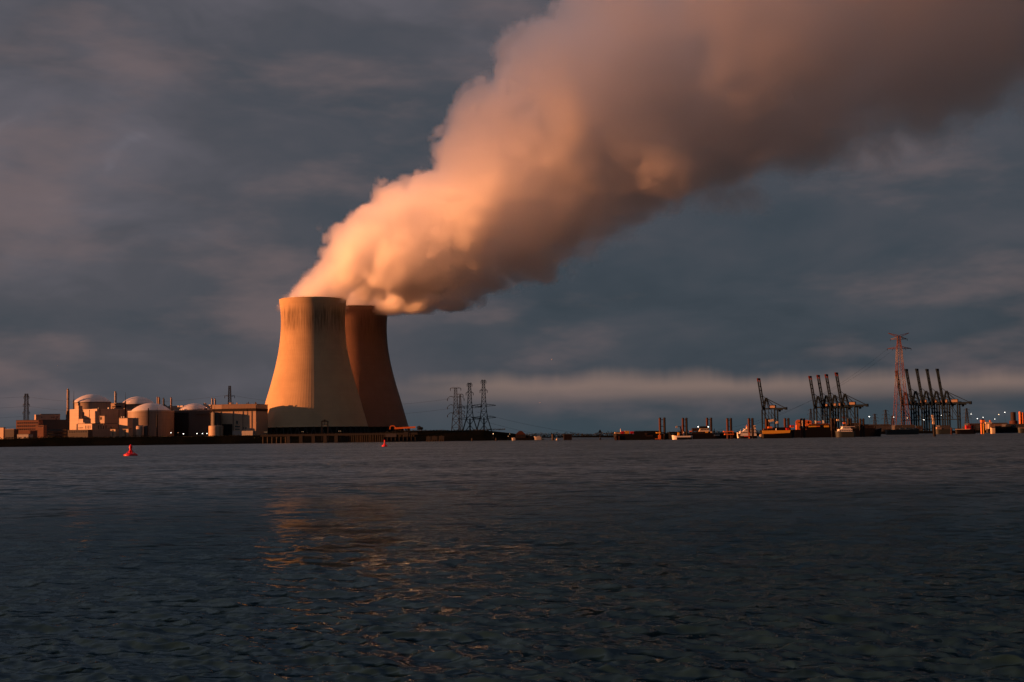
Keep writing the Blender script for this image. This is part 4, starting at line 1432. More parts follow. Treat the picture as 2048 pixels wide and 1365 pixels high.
LG1 = 'lamps burning along the plant road'
for (px_, py_, m, r, lab) in ((342, 866, 'lamp_white', .62, 'first lit lamp under the end of the brown reactor drum'), (356.5, 866, 'lamp_dim', .45, 'dim lamp between the first and second bright ones'), (367, 868, 'lamp_white', .75, 'brightest lamp before the dark flat-roofed block'),
                              (394, 867.5, 'lamp_white', .65, 'lamp of the close row of three, farthest from the stepped tank'), (405, 867.5, 'lamp_white', .6, 'middle lamp of the close row of three'), (414, 867.5, 'lamp_white', .6, 'lamp of the close row of three, next to the stepped tank')):
    x = X(px_, 1672)
    lamp_post(lab, px_, py_, 1672, LG1, m, r, crest_z(x) - 0.3)
LG2 = 'yard lamps over the port shore'
for (px_, py_, r, m, lab) in ((1738.5, 833.5, 1.5, 'lamp_white', 'big bright yard lamp beside the group of four cranes'), (1787.5, 834.5, .8, 'lamp_white', 'yard lamp before the red-and-white pylon'), (1814.5, 836.5, .8, 'lamp_warm', 'yard lamp among the legs of the group of five'),
                          (1847, 840, .7, 'lamp_white', 'low lamp beneath the middle crane of the five'), (1882.5, 831, .6, 'lamp_white', 'lamp by the legs of the last crane'), (1942, 828.5, .9, 'lamp_white', 'high yard lamp past the faint pylon'), (1954.5, 837.5, 1.0, 'lamp_white', 'lower lamp just before the lit twin piles'),
                          (1966, 835, .8, 'lamp_white', 'faint lamp right above the lit twin piles'), (1989.5, 838.5, .8, 'lamp_white', 'low lamp past the T-shaped loading arm'), (1997.5, 829.3, 1.2, 'lamp_warm', 'warm bright high lamp before the brown silo'), (2009.5, 825, 1.1, 'lamp_white', 'highest white lamp next to the brown silo'),
                          (1848.5, 840.5, .6, 'lamp_white', 'second low lamp beneath the middle crane of the five')):
    lamp_post(lab, px_, py_, 2650, LG2, m, r)
LG3 = 'small lamps on the dike past the towers'
for (px_, py_, m, lab) in ((986.5, 868, 'lamp_warm', 'small warm lamp on the dike below the tallest pylon of the trio'), (1019.5, 868.5, 'lamp_dim', 'dimmer small lamp before the houseboat'), (825.5, 867, 'lamp_dim', 'tiny dim lamp under the end of the orange boom'), (1016.5, 873, 'lamp_dim', 'tiny low lamp by the waterline before the houseboat')):
    lamp_post(lab, px_, py_, 1640, LG3, m, .5, 2.0)


# ------------------------------------------------------------------ jetty in front of the towers
DJ = 1598
jx0, jx1 = X(521, DJ), X(835, DJ)
zj = Z(650, 868, DJ)
jetty = thing('jetty', 'long dark jetty on piles in front of the cooling towers', 'jetty', (jx0, DJ, 0))
n = 26
for k in range(n):
    a, b_ = jx0 + (jx1 - jx0)*k/n, jx0 + (jx1 - jx0)*(k+1)/n
    MB().box(a + 0.06, b_ - 0.06, DJ, DJ + 9, zj - 1.1, zj).build('deck_slab', M['concrete_dark'], jetty)
MB().box(jx0, jx1, DJ - 0.3, DJ + 0.5, zj - 2.3, zj - 1.15).build('edge_beam', M['concrete_dark'], jetty)
MB().box(jx0, jx1, DJ + 8.0, DJ + 8.8, zj - 2.3, zj - 1.15).build('edge_beam', M['concrete_dark'], jetty)
for px_ in (577, 602, 627, 650.5, 672.5):
    x = X(px_, DJ)
    MB().box(x - 1.9, x + 1.9, DJ - 2.0, DJ + 6, -1.0, zj - 2.0).build('pier', M['concrete_dark'], jetty)
for px_ in np.arange(682, 832, 4.3):
    x = X(px_ + random.uniform(-.6, .6), DJ)
    for yy in (0.4, 8.4):
        MB().tube((x, DJ + yy, -1.0), (x, DJ + yy, zj - 1.2), 0.42, 0.42, 8).build('pile', M['wood'], jetty)
for px_ in np.arange(526, 574, 9.0):
    x = X(px_, DJ)
    MB().tube((x, DJ + 1, -1.0), (x, DJ + 1, zj - 1.2), 0.6, 0.6, 8).build('pile', M['wood'], jetty)
mb = MB()
for k in range(88):
    x = jx0 + (jx1 - jx0)*(k + .5)/88
    mb.bar((x, DJ + 0.1, zj), (x, DJ + 0.1, zj + 1.15), 0.09)
mb.bar((jx0, DJ + .1, zj + 1.15), (jx1, DJ + .1, zj + 1.15), 0.09); mb.bar((jx0, DJ + .1, zj + .6), (jx1, DJ + .1, zj + .6), 0.07)
mb.build('railing', M['steel_dark'], jetty)
for (px_, lab) in ((529, 'first pair post'), (532.5, 'x'), (602.5, 'x'), (605.5, 'x'), (677, 'x'), (680.5, 'x')):
    p = at(px_, 869.5, DJ - 1)
    t = {529: 'outer lamp of the jetty pair nearest the turbine hall', 532.5: 'inner lamp of the jetty pair nearest the turbine hall', 602.5: 'outer lamp of the middle jetty pair', 605.5: 'inner lamp of the middle jetty pair',
         677: 'outer lamp of the jetty pair under the dark cooling tower', 680.5: 'inner lamp of the jetty pair under the dark cooling tower'}[px_]
    root = thing('jetty_lamp', t, 'lamp', (p.x, DJ + 0.4, zj), 'pairs of dim lamps on the jetty')
    MB().tube((p.x, DJ + .4, zj), (p.x + 0.2, DJ + .4, zj + 2.6), 0.09, 0.07, 6).build('post', M['steel'], root)
    MB().box(p.x - 0.1, p.x + 0.65, DJ + .2, DJ + .6, zj + 2.61, zj + 2.95).build('lamp', M['lamp_dim'], root)

# little portal gantry standing on the jetty root
gx0, gx1 = X(643.5, 1640), X(655.5, 1640)
gzt = Z(650, 841.5, 1640)
gz0 = 9.0
gan = thing('portal_gantry', 'small dark portal gantry silhouetted against the foot of the golden tower', 'gantry', ((gx0+gx1)/2, 1640, gz0))
for x in (gx0, gx1):
    for yy in (1638, 1644):
        MB().bar((x, yy, 2.0), (x, yy, gzt - 1.5), 0.6).build('leg', M['steel_dark'], gan)
MB().prism_xz([(gx0 - 1.2, gzt - 1.5), (gx1 + 1.2, gzt - 1.5), (gx1 - 1, gzt), (gx0 + 1, gzt)], 1637, 1645).build('roof', M['steel_dark'], gan)
MB().bar((gx0, 1638, gzt - 5), (gx1, 1638, gzt - 5), 0.5).bar(((gx0+gx1)/2, 1638, gzt - 5), ((gx0+gx1)/2, 1638, gzt - 1.4), 0.5).build('crossbeam', M['steel_dark'], gan)
MB().box((gx0+gx1)/2 - 1, (gx0+gx1)/2 + 1, 1637.6, 1640, gzt + 0.01, gzt + 1.1).build('hoist', M['steel_dark'], gan)

# pontoon with the orange loading boom
dx0, dx1 = X(764, DJ - 22), X(834, DJ - 22)
pon = thing('loading_pontoon', 'dark loading pontoon moored at the end of the jetty', 'pontoon', ((dx0+dx1)/2, DJ - 22, 0), None)
MB().prism_xz([(dx0 + 2, -0.8), (dx1 - 1.5, -0.8), (dx1, 5.6), (dx0, 5.6)], DJ - 26, DJ - 12).build('hull', M['black_hull'], pon)
MB().box(dx0 + 4, dx0 + 16, DJ - 24, DJ - 16, 5.61, 9.2).build('deck_house', M['panel_dark'], pon)
MB().box(dx0 + 24, dx0 + 29, DJ - 24, DJ - 18, 5.61, 11.0).build('winch_house', M['concrete_dark'], pon)
for k in range(9):
    x = dx0 + 2 + k*4.4
    MB().tube((x, DJ - 26.4, 1.2), (x, DJ - 26.4, 5.0), 0.5, 0.5, 8).build('fender', M['black'], pon)
zb_ = Z(810, 856, DJ - 20)
bx0, bx1 = X(789, DJ - 20), X(831, DJ - 20)
boom = thing('loading_crane', 'bright orange loading boom with a hooked end on the pontoon', 'loading crane', (bx0, DJ - 20, 5.6))
MB().bar((bx0, DJ - 20, zb_ - 0.5), (bx1, DJ - 20, zb_ + 0.5), 2.0, 1.9).build('beam', M['orange'], boom)
hx = [(bx0 - 0.8, zb_ + 2.4), (bx0 - 3.6, zb_ + 2.4), (bx0 - 4.8, zb_ + 1.2), (bx0 - 5.1, zb_ - 1.6)]
mb = MB()
for a, c_ in zip(hx[:-1], hx[1:]): mb.bar((a[0], DJ - 20, a[1]), (c_[0], DJ - 20, c_[1]), 1.1)
mb.bar((bx0 - 0.8, DJ - 20, zb_ + 2.4), (bx0 + 1.2, DJ - 20, zb_ + 0.2), 1.0)
mb.build('hook', M['orange'], boom)
for x in (bx0 + 1.0, bx1 - 6.5):
    MB().bar((x - 1.4, DJ - 20, 5.6), (x, DJ - 20, zb_ - 0.8), 0.6).bar((x + 1.4, DJ - 20, 5.6), (x, DJ - 20, zb_ - 0.8), 0.6).build('trestle', M['steel_dark'], boom)
for (px_, lab) in ((807, 'white launch roof glinting under the orange boom'),):
    x = X(px_, DJ - 30)


# ------------------------------------------------------------------ boats
def hull_mesh(x0, x1, D, beam, zd, bow=-1, sheer=0.6, bowlen=0.22, sternlen=0.06, zb=-0.7, n=22, blunt=0.25):
    """lofted hull along X; bow=-1 points to -X. closed deck"""
    mb = MB()
    L = x1 - x0
    for i in range(n + 1):
        t = i / n
        tb = t if bow < 0 else 1 - t
        if tb < bowlen:
            u = tb / bowlen
            f = blunt + (1 - blunt) * math.sqrt(max(0, 1 - (1 - u)**2))
        elif tb > 1 - sternlen:
            u = (1 - tb) / sternlen
            f = 0.72 + 0.28 * u
        else: f = 1.0
        z = zd + sheer * max(0, 1 - tb / 0.35)**2 + 0.25*sheer*max(0, (tb - 0.75)/0.25)**2
        x = x0 + L*t
        rake = (1 if bow < 0 else -1) * max(0, 1 - tb/0.12) * min(3.0, 0.04*L) * 0.9
        hb = beam/2*f
        for (yy, zz, rk) in ((-hb*0.78, zb, rake), (-hb*0.96, 0.4, rake*0.75), (-hb, z, 0), (hb, z, 0), (hb*0.96, 0.4, rake*0.75), (hb*0.78, zb, rake)):
            mb.v.append((x + rk, D + yy, zz))
    for i in range(n):
        for j in range(5):
            a = i*6 + j
            mb.f.append((a, a+1, a+7, a+6))
        mb.f.append((i*6+5, i*6, i*6+6, i*6+11))
    mb.f.append(tuple(range(6))); mb.f.append(tuple(n*6 + k for k in reversed(range(6))))
    return mb


def strip_mesh(x0, x1, D, beam, z0, z1, **k):
    """rubbing strake / gunwale band standing just proud of the hull"""
    mb = MB()
    mb.box(x0, x1, D - beam/2 - 0.12, D - beam/2 + 0.15, z0, z1)
    return mb


BG = 'moored barges and boats'
DB = 1131


def bx(px): return X(px, DB)
def bz(py, px): return Z(px, py, DB)


def boat(name, label, cat, px0, px1, D, yd, beam, m, bow=-1, **k):
    x0, x1 = X(px0, D), X(px1, D)
    zd = Z((px0 + px1)/2, yd, D)
    root = thing(name, label, cat, ((x0+x1)/2, D, 0), BG)
    hull_mesh(x0, x1, D, beam, zd, bow, **k).build('hull', M[m], root)
    return root, x0, x1, zd


def pbox(root, name, px0, px1, y0, y1, D, depth, m, parent=None, yoff=0.0, label=None):
    """box spanning photo columns px0..px1 and rows y0(top)..y1(bottom) at distance D"""
    pc = (px0 + px1)/2
    o = MB().box(X(px0, D), X(px1, D), D - depth/2 + yoff, D + depth/2 + yoff, Z(pc, y1, D), Z(pc, y0, D)).build(name, M[m], parent or root)
    if label: o['label'] = label
    return o


def house(root, name, px0, px1, y0, y1, D, depth, m, nwin=4, band=(0.35, 0.75), roofm='steel_dark', rake=0.0, left=True):
    pc = (px0 + px1)/2
    x0, x1, z0, z1 = X(px0, D), X(px1, D), Z(pc, y1, D), Z(pc, y0, D)
    o = MB().prism_xz([(x0, z0), (x1, z0), (x1 - rake*0.3, z1), (x0 + rake, z1)], D - depth/2, D + depth/2).build(name, M[m], root)
    zz0, zz1 = z0 + (z1-z0)*band[0], z0 + (z1-z0)*band[1]
    w_ = (x1 - x0 - rake) / nwin
    for k in range(nwin):
        a = x0 + rake + w_*(k + 0.18)
        MB().box(a, a + w_*0.64, D - depth/2 - 0.05, D - depth/2 + 0.02, zz0, zz1).build('window', M['glass'], o)
    MB().box(x0 - 0.05 + rake*0.4, x1 + 0.25, D - depth/2 - 0.25, D + depth/2 + 0.25, z1 + 0.005, z1 + 0.2).build('roof', M[roofm], o)
    return o


def pole(root, px, y0, y1, D, r, m, name='mast', n=7):
    x = X(px, D)
    return MB().tube((x, D, Z(px, y1, D)), (x, D, Z(px, y0, D)), r, r*0.7, n).build(name, M[m], root)


# A: black barge at the head of the row
D = 1128
A, ax0, ax1, azd = boat('black_barge', 'long black barge heading the moored row, rust-streaked bow, red and yellow cargo', 'barge', 1226, 1336, D, 868.5, 9.5, 'black_hull', -1, sheer=0.8, blunt=0.6, bowlen=0.08)
house(A, 'fore_cabin', 1229.5, 1240, 864.8, 868.2, D, 5, 'cream', 3)
pole(A, 1241.2, 858, 868, D, 0.28, 'white')
pbox(A, 'coaming', 1268, 1322, 862.8, 868.5, D, 7.4, 'black_hull')
for px_ in np.arange(1269, 1322, 4.9):
    pbox(A, 'hatch_cover', px_, px_ + 4.7, 862.0, 862.75, D, 7.8, 'black')
for px_ in (1230, 1236.5):
    pbox(A, 'fender_rib', px_, px_ + 2.4, 872.5, 881.0, D - 4.9, 0.8, 'rust')
pbox(A, 'winch', 1290, 1294, 866.5, 871, D - 4.6, 0.9, 'rust_dark'); pbox(A, 'name_band', 1292, 1306, 870.5, 873.5, D - 4.62, 0.5, 'rust_dark')
for (px0, px1, m, lab) in ((1241.8, 1248, 'red', 'dark red crate on the black barge, next to the cream cabin'), (1249, 1258, 'yellow', 'bright yellow container on the deck of the black barge'), (1260.2, 1267, 'red', 'red crate on the black barge, past the yellow container')):
    x0, x1 = X(px0, D), X(px1, D)
    z0, z1 = azd + 0.35, Z(px0, 862.4 if m == 'yellow' else 863.2, D)
    o = MB().box(x0, x1, D - 3.2, D + 0.5, z0, z1)
    for k in range(6):
        xx = x0 + (x1 - x0)*(k + .3)/6
        o.box(xx, xx + (x1-x0)*0.07, D - 3.29, D - 3.205, z0 + .1, z1 - .1)
    o = o.build('deck_container', M[m]); tag(o, lab, 'container', 'containers on the black barge')

# B: long black cargo barge with wheelhouse
D = 1160
B, bx0_, bx1_, bzd = boat('cargo_barge', 'black cargo barge with a sunlit cream wheelhouse under a dark roof', 'barge', 1334, 1478, D, 867.5, 10, 'black_hull', 1, sheer=0.6)
pbox(B, 'coaming', 1338, 1372, 864, 867.5, D, 8, 'black_hull')
wh = house(B, 'wheelhouse', 1396.5, 1417.5, 857.4, 863.8, D - 1, 7, 'cream', 6, (0.45, 0.8), 'black', 1.2)
pbox(B, 'canopy', 1396, 1418, 853.5, 857.2, D - 1, 7.6, 'black'); pbox(B, 'canopy_rail', 1398, 1413, 852.8, 853.3, D - 1, 7.2, 'steel')
pbox(B, 'lower_house', 1384, 1424, 863.9, 867.6, D, 7.5, 'rust_dark')
pbox(B, 'cargo_heap', 1384, 1396, 856.5, 863, D + 1, 6, 'rust_dark')
pbox(B, 'liferaft', 1379.5, 1384, 862, 864, D - 3, 1.5, 'orange'); pbox(B, 'side_box', 1411, 1416, 863.8, 866, D - 4.2, 1.0, 'yellow'); pbox(B, 'side_box', 1421, 1424, 863.5, 866, D - 4.2, 1.0, 'cream')
pole(B, 1428.6, 857.5, 867, D, 0.35, 'rust')
for px_ in (1396.4, 1416.6):
    p = at(px_, 854, D - 6)
    o = MB().lathe([(0.02, -.4), (.42, -.2), (.42, .2), (.02, .4)], 10, (p.x, D - 6, p.z)).build('deck_lamp', M['lamp_white'], B, smooth=True)
    MB().bar((p.x, D - 6, p.z - .5), (p.x, D - 4.4, Z(px_, 856.8, D - 5)), 0.2).build('lamp_bracket', M['steel'], B)
pbox(B, 'rowing_boat', 1428, 1439, 869.5, 872.0, D - 5.6, 1.6, 'panel_grey')

# knuckle-boom crane with grab stands on cargo barge
x = X(1364, D)
kc = thing('grab_crane', 'small black deck crane with rust-red sheaves leaning over the white launch', 'crane', (x, D, bzd))
p1, p2, p3 = at(1364, 867, D), at(1360.5, 853.5, D), at(1352.5, 853, D)
MB().tube((p1.x, D, bzd), (p2.x, D, p2.z), 0.75, 0.5, 8).build('lower_boom', M['black_hull'], kc)
MB().bar((p2.x, D, p2.z), (p3.x, D, p3.z), 0.4).build('jib', M['steel_dark'], kc)
q = at(1365.8, 851.5, D)
MB().tube((q.x, D - 1.2, q.z), (q.x, D - 0.4, q.z), 1.1, 1.1, 12).build('sheave', M['rust'], kc)
MB().bar((p2.x, D - .8, p2.z), (q.x, D - .8, q.z), 0.45).build('knuckle', M['rust'], kc)
q = at(1353.2, 854, D)
MB().box(q.x - .7, q.x + .7, D - .6, D + .6, q.z - 1, q.z + .7).build('grab', M['panel_grey'], kc)

# C: white launch
D = 1085
C, cx0, cx1, czd = boat('work_launch', 'low white launch with a sunlit yellow bow, before the black cargo barge', 'boat', 1343.5, 1384, D, 872.2, 4.6, 'white', -1, sheer=0.7, blunt=0.2, bowlen=0.3)
strip_mesh(cx0 + 3.5, cx1 - 0.3, D, 4.6, -0.4, 1.75).build('boot_band', M['black_hull'], C)
MB().prism_xz([(X(1355, D), czd + .3), (X(1358.5, D), czd + .3), (X(1358.5, D), Z(1357, 865.5, D)), (X(1355.6, D), Z(1357, 865.5, D))], D - 1.1, D + 1.1).build('funnel', M['yellow'], C)
pole(C, 1367.5, 864, 873, D, 0.3, 'white')
pbox(C, 'wheelhouse', 1359.5, 1366, 869, 872.4, D, 2.6, 'black_hull')

# D: white passenger boat behind the dolphin
D = 1150
F, fx0, fx1, fzd = boat('passenger_boat', 'sunlit white passenger boat with stepped decks behind twin rusty piles', 'boat', 1474, 1513, D, 869.5, 7, 'black_hull', -1, sheer=1.2, blunt=0.15, bowlen=0.35)
strip_mesh(fx0 + 2.4, fx1 - 0.6, D, 7.0, fzd - 1.1, fzd + 0.25).build('white_strake', M['white'], F)
hull_mesh(fx0 - 0.15, fx0 + 9, D, 5.6, fzd + 1.0, -1, sheer=0.7, blunt=0.15, bowlen=0.8, zb=fzd - 0.6, n=10).build('bow_bulwark', M['white'], F)
house(F, 'main_deck_house', 1478, 1511, 863.5, 868.0, D, 5.6, 'white', 9, (0.35, 0.75), 'white', 0.8)
house(F, 'upper_deck_house', 1485, 1511, 858.4, 863.2, D, 4.8, 'white', 7, (0.35, 0.75), 'white', 2.0)
house(F, 'wheelhouse', 1492, 1499, 853.8, 858, D, 3.6, 'cream', 3, (0.4, 0.8), 'orange', 0.7)
house(F, 'funnel_house', 1507, 1511, 851.5, 858, D, 3.0, 'cream', 1, (0.4, 0.8), 'white', 0.2)
pole(F, 1493.5, 850, 858, D, 0.25, 'orange'); pole(F, 1481.3, 860, 868, D, 0.2, 'white')
pbox(F, 'rail', 1478, 1486, 866.2, 866.6, D - 2.9, 0.15, 'white')

# E: yellow barge
D = 1100
E_, ex0, ex1, ezd = boat('yellow_barge', 'flat barge with a broad bright yellow side band and dark hull', 'barge', 1521, 1587, D, 861.2, 9, 'black_hull', -1, sheer=0.3, blunt=0.7, bowlen=0.06)
MB().prism_xz([(ex0 + 0.6, ezd - 0.02), (X(1579, D), ezd - 0.02), (X(1577, D), ezd - 2.0), (X(1560, D), ezd - 2.3), (ex0 + 1.0, ezd - 2.6)], D - 4.68, D - 4.4).build('side_band', M['yellow'], E_)
MB().prism_xz([(X(1526, D), ezd - 2.62), (X(1562, D), ezd - 2.35), (X(1544, D), ezd - 3.3), (X(1541, D), ezd - 3.3)], D - 4.66, D - 4.4).build('rust_apron', M['rust'], E_)
pbox(E_, 'bow_fender', 1519.5, 1522.5, 869, 873.5, D - 2, 2.0, 'cream')
pbox(E_, 'tarpaulin_heap', 1536, 1544, 853.5, 857, D + 1, 3, 'orange'); pbox(E_, 'deck_box', 1534.5, 1546, 857, 861.2, D + 1, 4, 'rust_dark')
pbox(E_, 'bulkhead', 1527, 1536, 857.5, 861.2, D + 2, 4, 'rust')
pole(E_, 1552.4, 857, 861.2, D - 3, 0.35, 'white', 'bollard_post')
pbox(E_, 'hold_cover', 1547, 1580, 855, 861.2, D + 1, 6, 'black_hull')
# tall excavator-like arm on yellow barge, sunlit
ex = thing('deck_excavator', 'excavator on the yellow barge with its pale sunlit arm folded high', 'excavator', (X(1541, D), D + 2.5, ezd))
pts = [at(1541, 857, D), at(1538.5, 842.5, D), at(1548.5, 840.5, D), at(1554.5, 845, D)]
MB().bar(pts[0] + Vector((0, 2.5, 0)), pts[1] + Vector((0, 2.5, 0)), 0.9).build('boom', M['rust_dark'], ex)
MB().bar(pts[1] + Vector((0, 2.5, 0)), pts[2] + Vector((0, 2.5, 0)), 1.1, 1.7).build('stick', M['cream'], ex)
MB().bar(pts[2] + Vector((0, 2.5, 0)), pts[3] + Vector((0, 2.5, 0)), 0.5).build('linkage', M['steel_dark'], ex)
q = pts[3]
MB().prism_xz([(q.x - .9, q.z - .9), (q.x + .9, q.z - .9), (q.x + 1.1, q.z + .8), (q.x - .5, q.z + .8)], D + 1.7, D + 3.3).build('bucket', M['cream'], ex)
MB().box(X(1537, D), X(1545, D), D + 1.0, D + 4.0, ezd + 0.01, Z(1541, 857, D)).build('cab', M['rust_dark'], ex)

# F: long black deck barge with orange drums and house
D = 1150
G, gx0_, gx1_, gzd = boat('deck_barge', 'long black deck barge with an orange-banded flat deckhouse', 'barge', 1578, 1692, D, 859.5, 11, 'black_hull', -1, sheer=0.3, blunt=0.6, bowlen=0.07)
dh = house(G, 'deck_house', 1616, 1658, 849.2, 854.8, D - 1, 7, 'black_hull', 10, (0.3, 0.8), 'orange', 0)
pbox(G, 'orange_band', 1618, 1633, 852.0, 854.5, D - 4.7, 0.3, 'yellow'); pbox(G, 'red_band', 1633.2, 1640, 852.0, 854.0, D - 4.7, 0.3, 'orange'); pbox(G, 'orange_band', 1648.5, 1658, 851.5, 854.8, D - 4.7, 0.3, 'yellow')
pbox(G, 'house_base', 1612, 1660, 854.85, 859.6, D - .5, 8, 'black_hull')
pbox(G, 'roof_box', 1630.5, 1633, 841.8, 848.6, D - 1, 1.5, 'white'); pbox(G, 'roof_box', 1646, 1648.5, 841.6, 848.6, D - 1, 1.5, 'white'); pbox(G, 'roof_raft', 1634.5, 1642, 843, 845.2, D - 1, 1.5, 'orange')
pbox(G, 'roof_deck', 1626, 1656, 847.2, 848.6, D - 1, 5, 'rust_dark')
for (px_, hwp, lab) in ((1597.2, 4.4, 'orange cable drum on the deck barge, nearer the yellow barge'), (1613.6, 3.9, 'upright orange drum beside the flat deckhouse'), (1619.2, 3.2, 'second orange drum tucked against the flat deckhouse')):
    x, z = X(px_, D), Z(px_, 845, D)
    rr = hwp / (FPX/D)
    zc = Z(px_, 845.4 if px_ < 1600 else 845.2, D)
    root = thing('cable_drum', lab, 'cable drum', (x, D, gzd), 'orange drums on the deck barge')
    for sx in (-1, 1):
        mb = MB()
        mb.tube((x - rr*0.15*0, D + sx*1.3 - .12, zc), (x, D + sx*1.3 + .12, zc), rr*1.25, rr*1.25, 20)
        mb.build('flange', M['orange'], root)
    MB().tube((x, D - 1.15, zc), (x, D + 1.15, zc), rr*0.7, rr*0.7, 18).build('cable', M['black'], root)
    MB().tube((x, D - 1.6, zc), (x, D + 1.6, zc), rr*0.22, rr*0.22, 10).build('axle', M['rust_dark'], root)
    MB().box(x - rr*1.1, x + rr*1.1, D - 1.8, D + 1.8, gzd + 0.01, zc - rr*1.02).build('stand', M['orange'], root)
pbox(G, 'stack_crates', 1610.5, 1617, 849, 852.8, D - 2, 3, 'orange')
for (px0, px1, y0, y1, D2, m, lab) in ((1580.5, 1588, 851, 856, 1146, 'red', 'red crate with orange lower half behind the yellow barge'), (1571.5, 1578, 856.5, 861.5, 1098, 'red', 'scarlet square crate on the stern of the yellow barge')):
    x0, x1, z0, z1 = X(px0, D2), X(px1, D2), Z(px0, y1, D2), Z(px0, y0, D2)
    root = thing('deck_crate', lab, 'crate', ((x0+x1)/2, D2, z0), 'red crates about the yellow barge')
    MB().box(x0, x1, D2 - 2, D2 + 1, (z0 + z1)/2 if px0 > 1575 else z0, z1).build('box', M[m], root)
    if px0 > 1575: MB().box(x0 - .3, x1 - .4, D2 - 2.1, D2 + 1, z0, (z0+z1)/2 - 0.01).build('lower_box', M['orange'], root)
    MB().box(x0 + .3, x1 - .3, D2 - 2.15, D2 - 2.105, z1 - 1.0, z1 - .5).build('strap', M['black'], root)
pbox(G, 'bulwark', 1560, 1585, 848.5, 852.5, D + 2, 3, 'orange') if False else None

# G: white tug
D = 1085
T, tx0, tx1, tzd = boat('harbour_tug', 'small tug with stacked sunlit white decks and a grey-green hull', 'tug', 1671, 1709, D, 864.2, 7.5, 'grey_hull', -1, sheer=0.8, blunt=0.3, bowlen=0.3)
house(T, 'lower_house', 1675.5, 1703, 859.2, 863.8, D, 6, 'white', 7, (0.3, 0.65), 'white', 0.6)
house(T, 'bridge', 1682, 1701, 854.0, 858.8, D, 5, 'white', 5, (0.3, 0.75), 'white', 1.0)
pbox(T, 'top_deck', 1685, 1708, 853.2, 854.0, D, 5.6, 'white')
pbox(T, 'bow_plate', 1675, 1680, 861.5, 863.5, D - 2.6, 1.0, 'white')
MB().bar((X(1689.5, D), D, Z(1689, 853, D)), (X(1689.5, D), D, Z(1689, 834, D)), 0.5).build('mast', M['rust_dark'], T)
pbox(T, 'mast_platform', 1686.5, 1691.5, 845, 848, D, 1.6, 'orange'); pbox(T, 'radar', 1685.5, 1691.5, 834, 836.5, D, 0.8, 'rust')
pbox(T, 'crow_nest', 1673.5, 1678.5, 838.8, 842, D + 2, 1.2, 'cream'); MB().bar((X(1675.5, D), D + 2, Z(1675, 842, D)), (X(1676, D), D + 2, Z(1675, 859.2, D)), 0.4).build('derrick_post', M['black_hull'], T)

# H: dark coaster
D = 1180
Hc, hx0, hx1, hzd = boat('dark_coaster', 'unlit dark coaster at the tail of the moored row with brown deck boxes', 'ship', 1688, 1763, D, 860.5, 11, 'black_hull', 1, sheer=1.6, blunt=0.15, bowlen=0.25)
pbox(Hc, 'coaming', 1694, 1748, 857, 860.5, D, 8, 'black_hull')
house(Hc, 'poop_house', 1692, 1706, 848, 856.9, D, 7, 'rust_dark', 4)
pbox(Hc, 'deck_box', 1724, 1736, 849, 856.9, D, 5, 'rust_dark'); pbox(Hc, 'deck_box', 1737, 1746, 852, 856.9, D, 5, 'rust_dark')
pole(Hc, 1751, 846, 858, D, 0.3, 'steel_dark'); pole(Hc, 1714, 846, 858, D, 0.3, 'steel_dark')
pbox(Hc, 'anchor_plate', 1756, 1759, 859.5, 862, D - 3.2, 1.0, 'panel_dark')


# ------------------------------------------------------------------ mooring dolphins
def dolphin(label, pxs, yt, D, m=('rust', 'rust_dark'), extra=None, group='paired mooring piles of the barge row'):
    x0 = X(sum(pxs)/len(pxs), D)
    root = thing('mooring_pile_pair', label, 'mooring piles', (x0, D, 0), group)
    s = FPX / D
    xs_ = [X(p, D) for p in pxs]
    ztop = Z(pxs[0], yt, D)
    for k, x in enumerate(xs_):
        pl = MB().tube((x, D, -1.5), (x, D, ztop), 0.95, 0.95, 14).build('pile', M[m[k % 2]], root)
        MB().lathe([(0.02, .55), (0.75, .3), (1.05, 0.0), (1.05, -.35)], 14, (x, D, ztop)).build('cap', M['steel'], pl)
        for zz in (ztop*0.45, ztop*0.72):
            MB().lathe([(1.02, zz), (1.02, zz + .3), (.9, zz + .3), (.9, zz)], 14, (x, D, 0), close=True).build('band', M[m[k % 2]], pl)
    for zz in (ztop - 1.3, ztop*0.62, ztop*0.34):
        MB().bar((xs_[0], D, zz), (xs_[-1], D, zz), 0.42).build('crossbar', M['steel_dark'], root)
    if extra: extra(root, D)
    return root


def plat1(root, D):
    pbox(root, 'platform', 1312, 1320.8, 864.8, 867.2, D - 2, 2.2, 'yellow')
    pbox(root, 'ladder_cage', 1316.3, 1321.4, 870.5, 877.5, D - 1.9, 1.0, 'orange')
    pbox(root, 'ladder', 1319, 1319.8, 867.2, 880.5, D - 1.9, 0.5, 'orange')
    pbox(root, 'floating_collar', 1310.5, 1321, 877.6, 878.6, D - 1.9, 1.6, 'orange')


def plat2(root, D):
    pbox(root, 'platform', 1446.6, 1466.5, 862.6, 864.3, D, 4.0, 'orange')
    pbox(root, 'platform', 1448.6, 1467, 868.2, 870.0, D, 4.2, 'orange')
    for px_ in (1449.5, 1465.5): pbox(root, 'platform_post', px_, px_ + 0.7, 864.3, 868.2, D - 1.9, 0.3, 'orange')
    pbox(root, 'ladder', 1464.8, 1465.6, 870, 877.5, D - 2.2, 0.3, 'rust')


def plat3(root, D):
    pbox(root, 'ladder', 1498.2, 1499, 866, 879.5, D - 1.5, 0.4, 'orange')
    pbox(root, 'floating_collar', 1488.5, 1498, 872.6, 873.8, D - 1.5, 1.0, 'red')


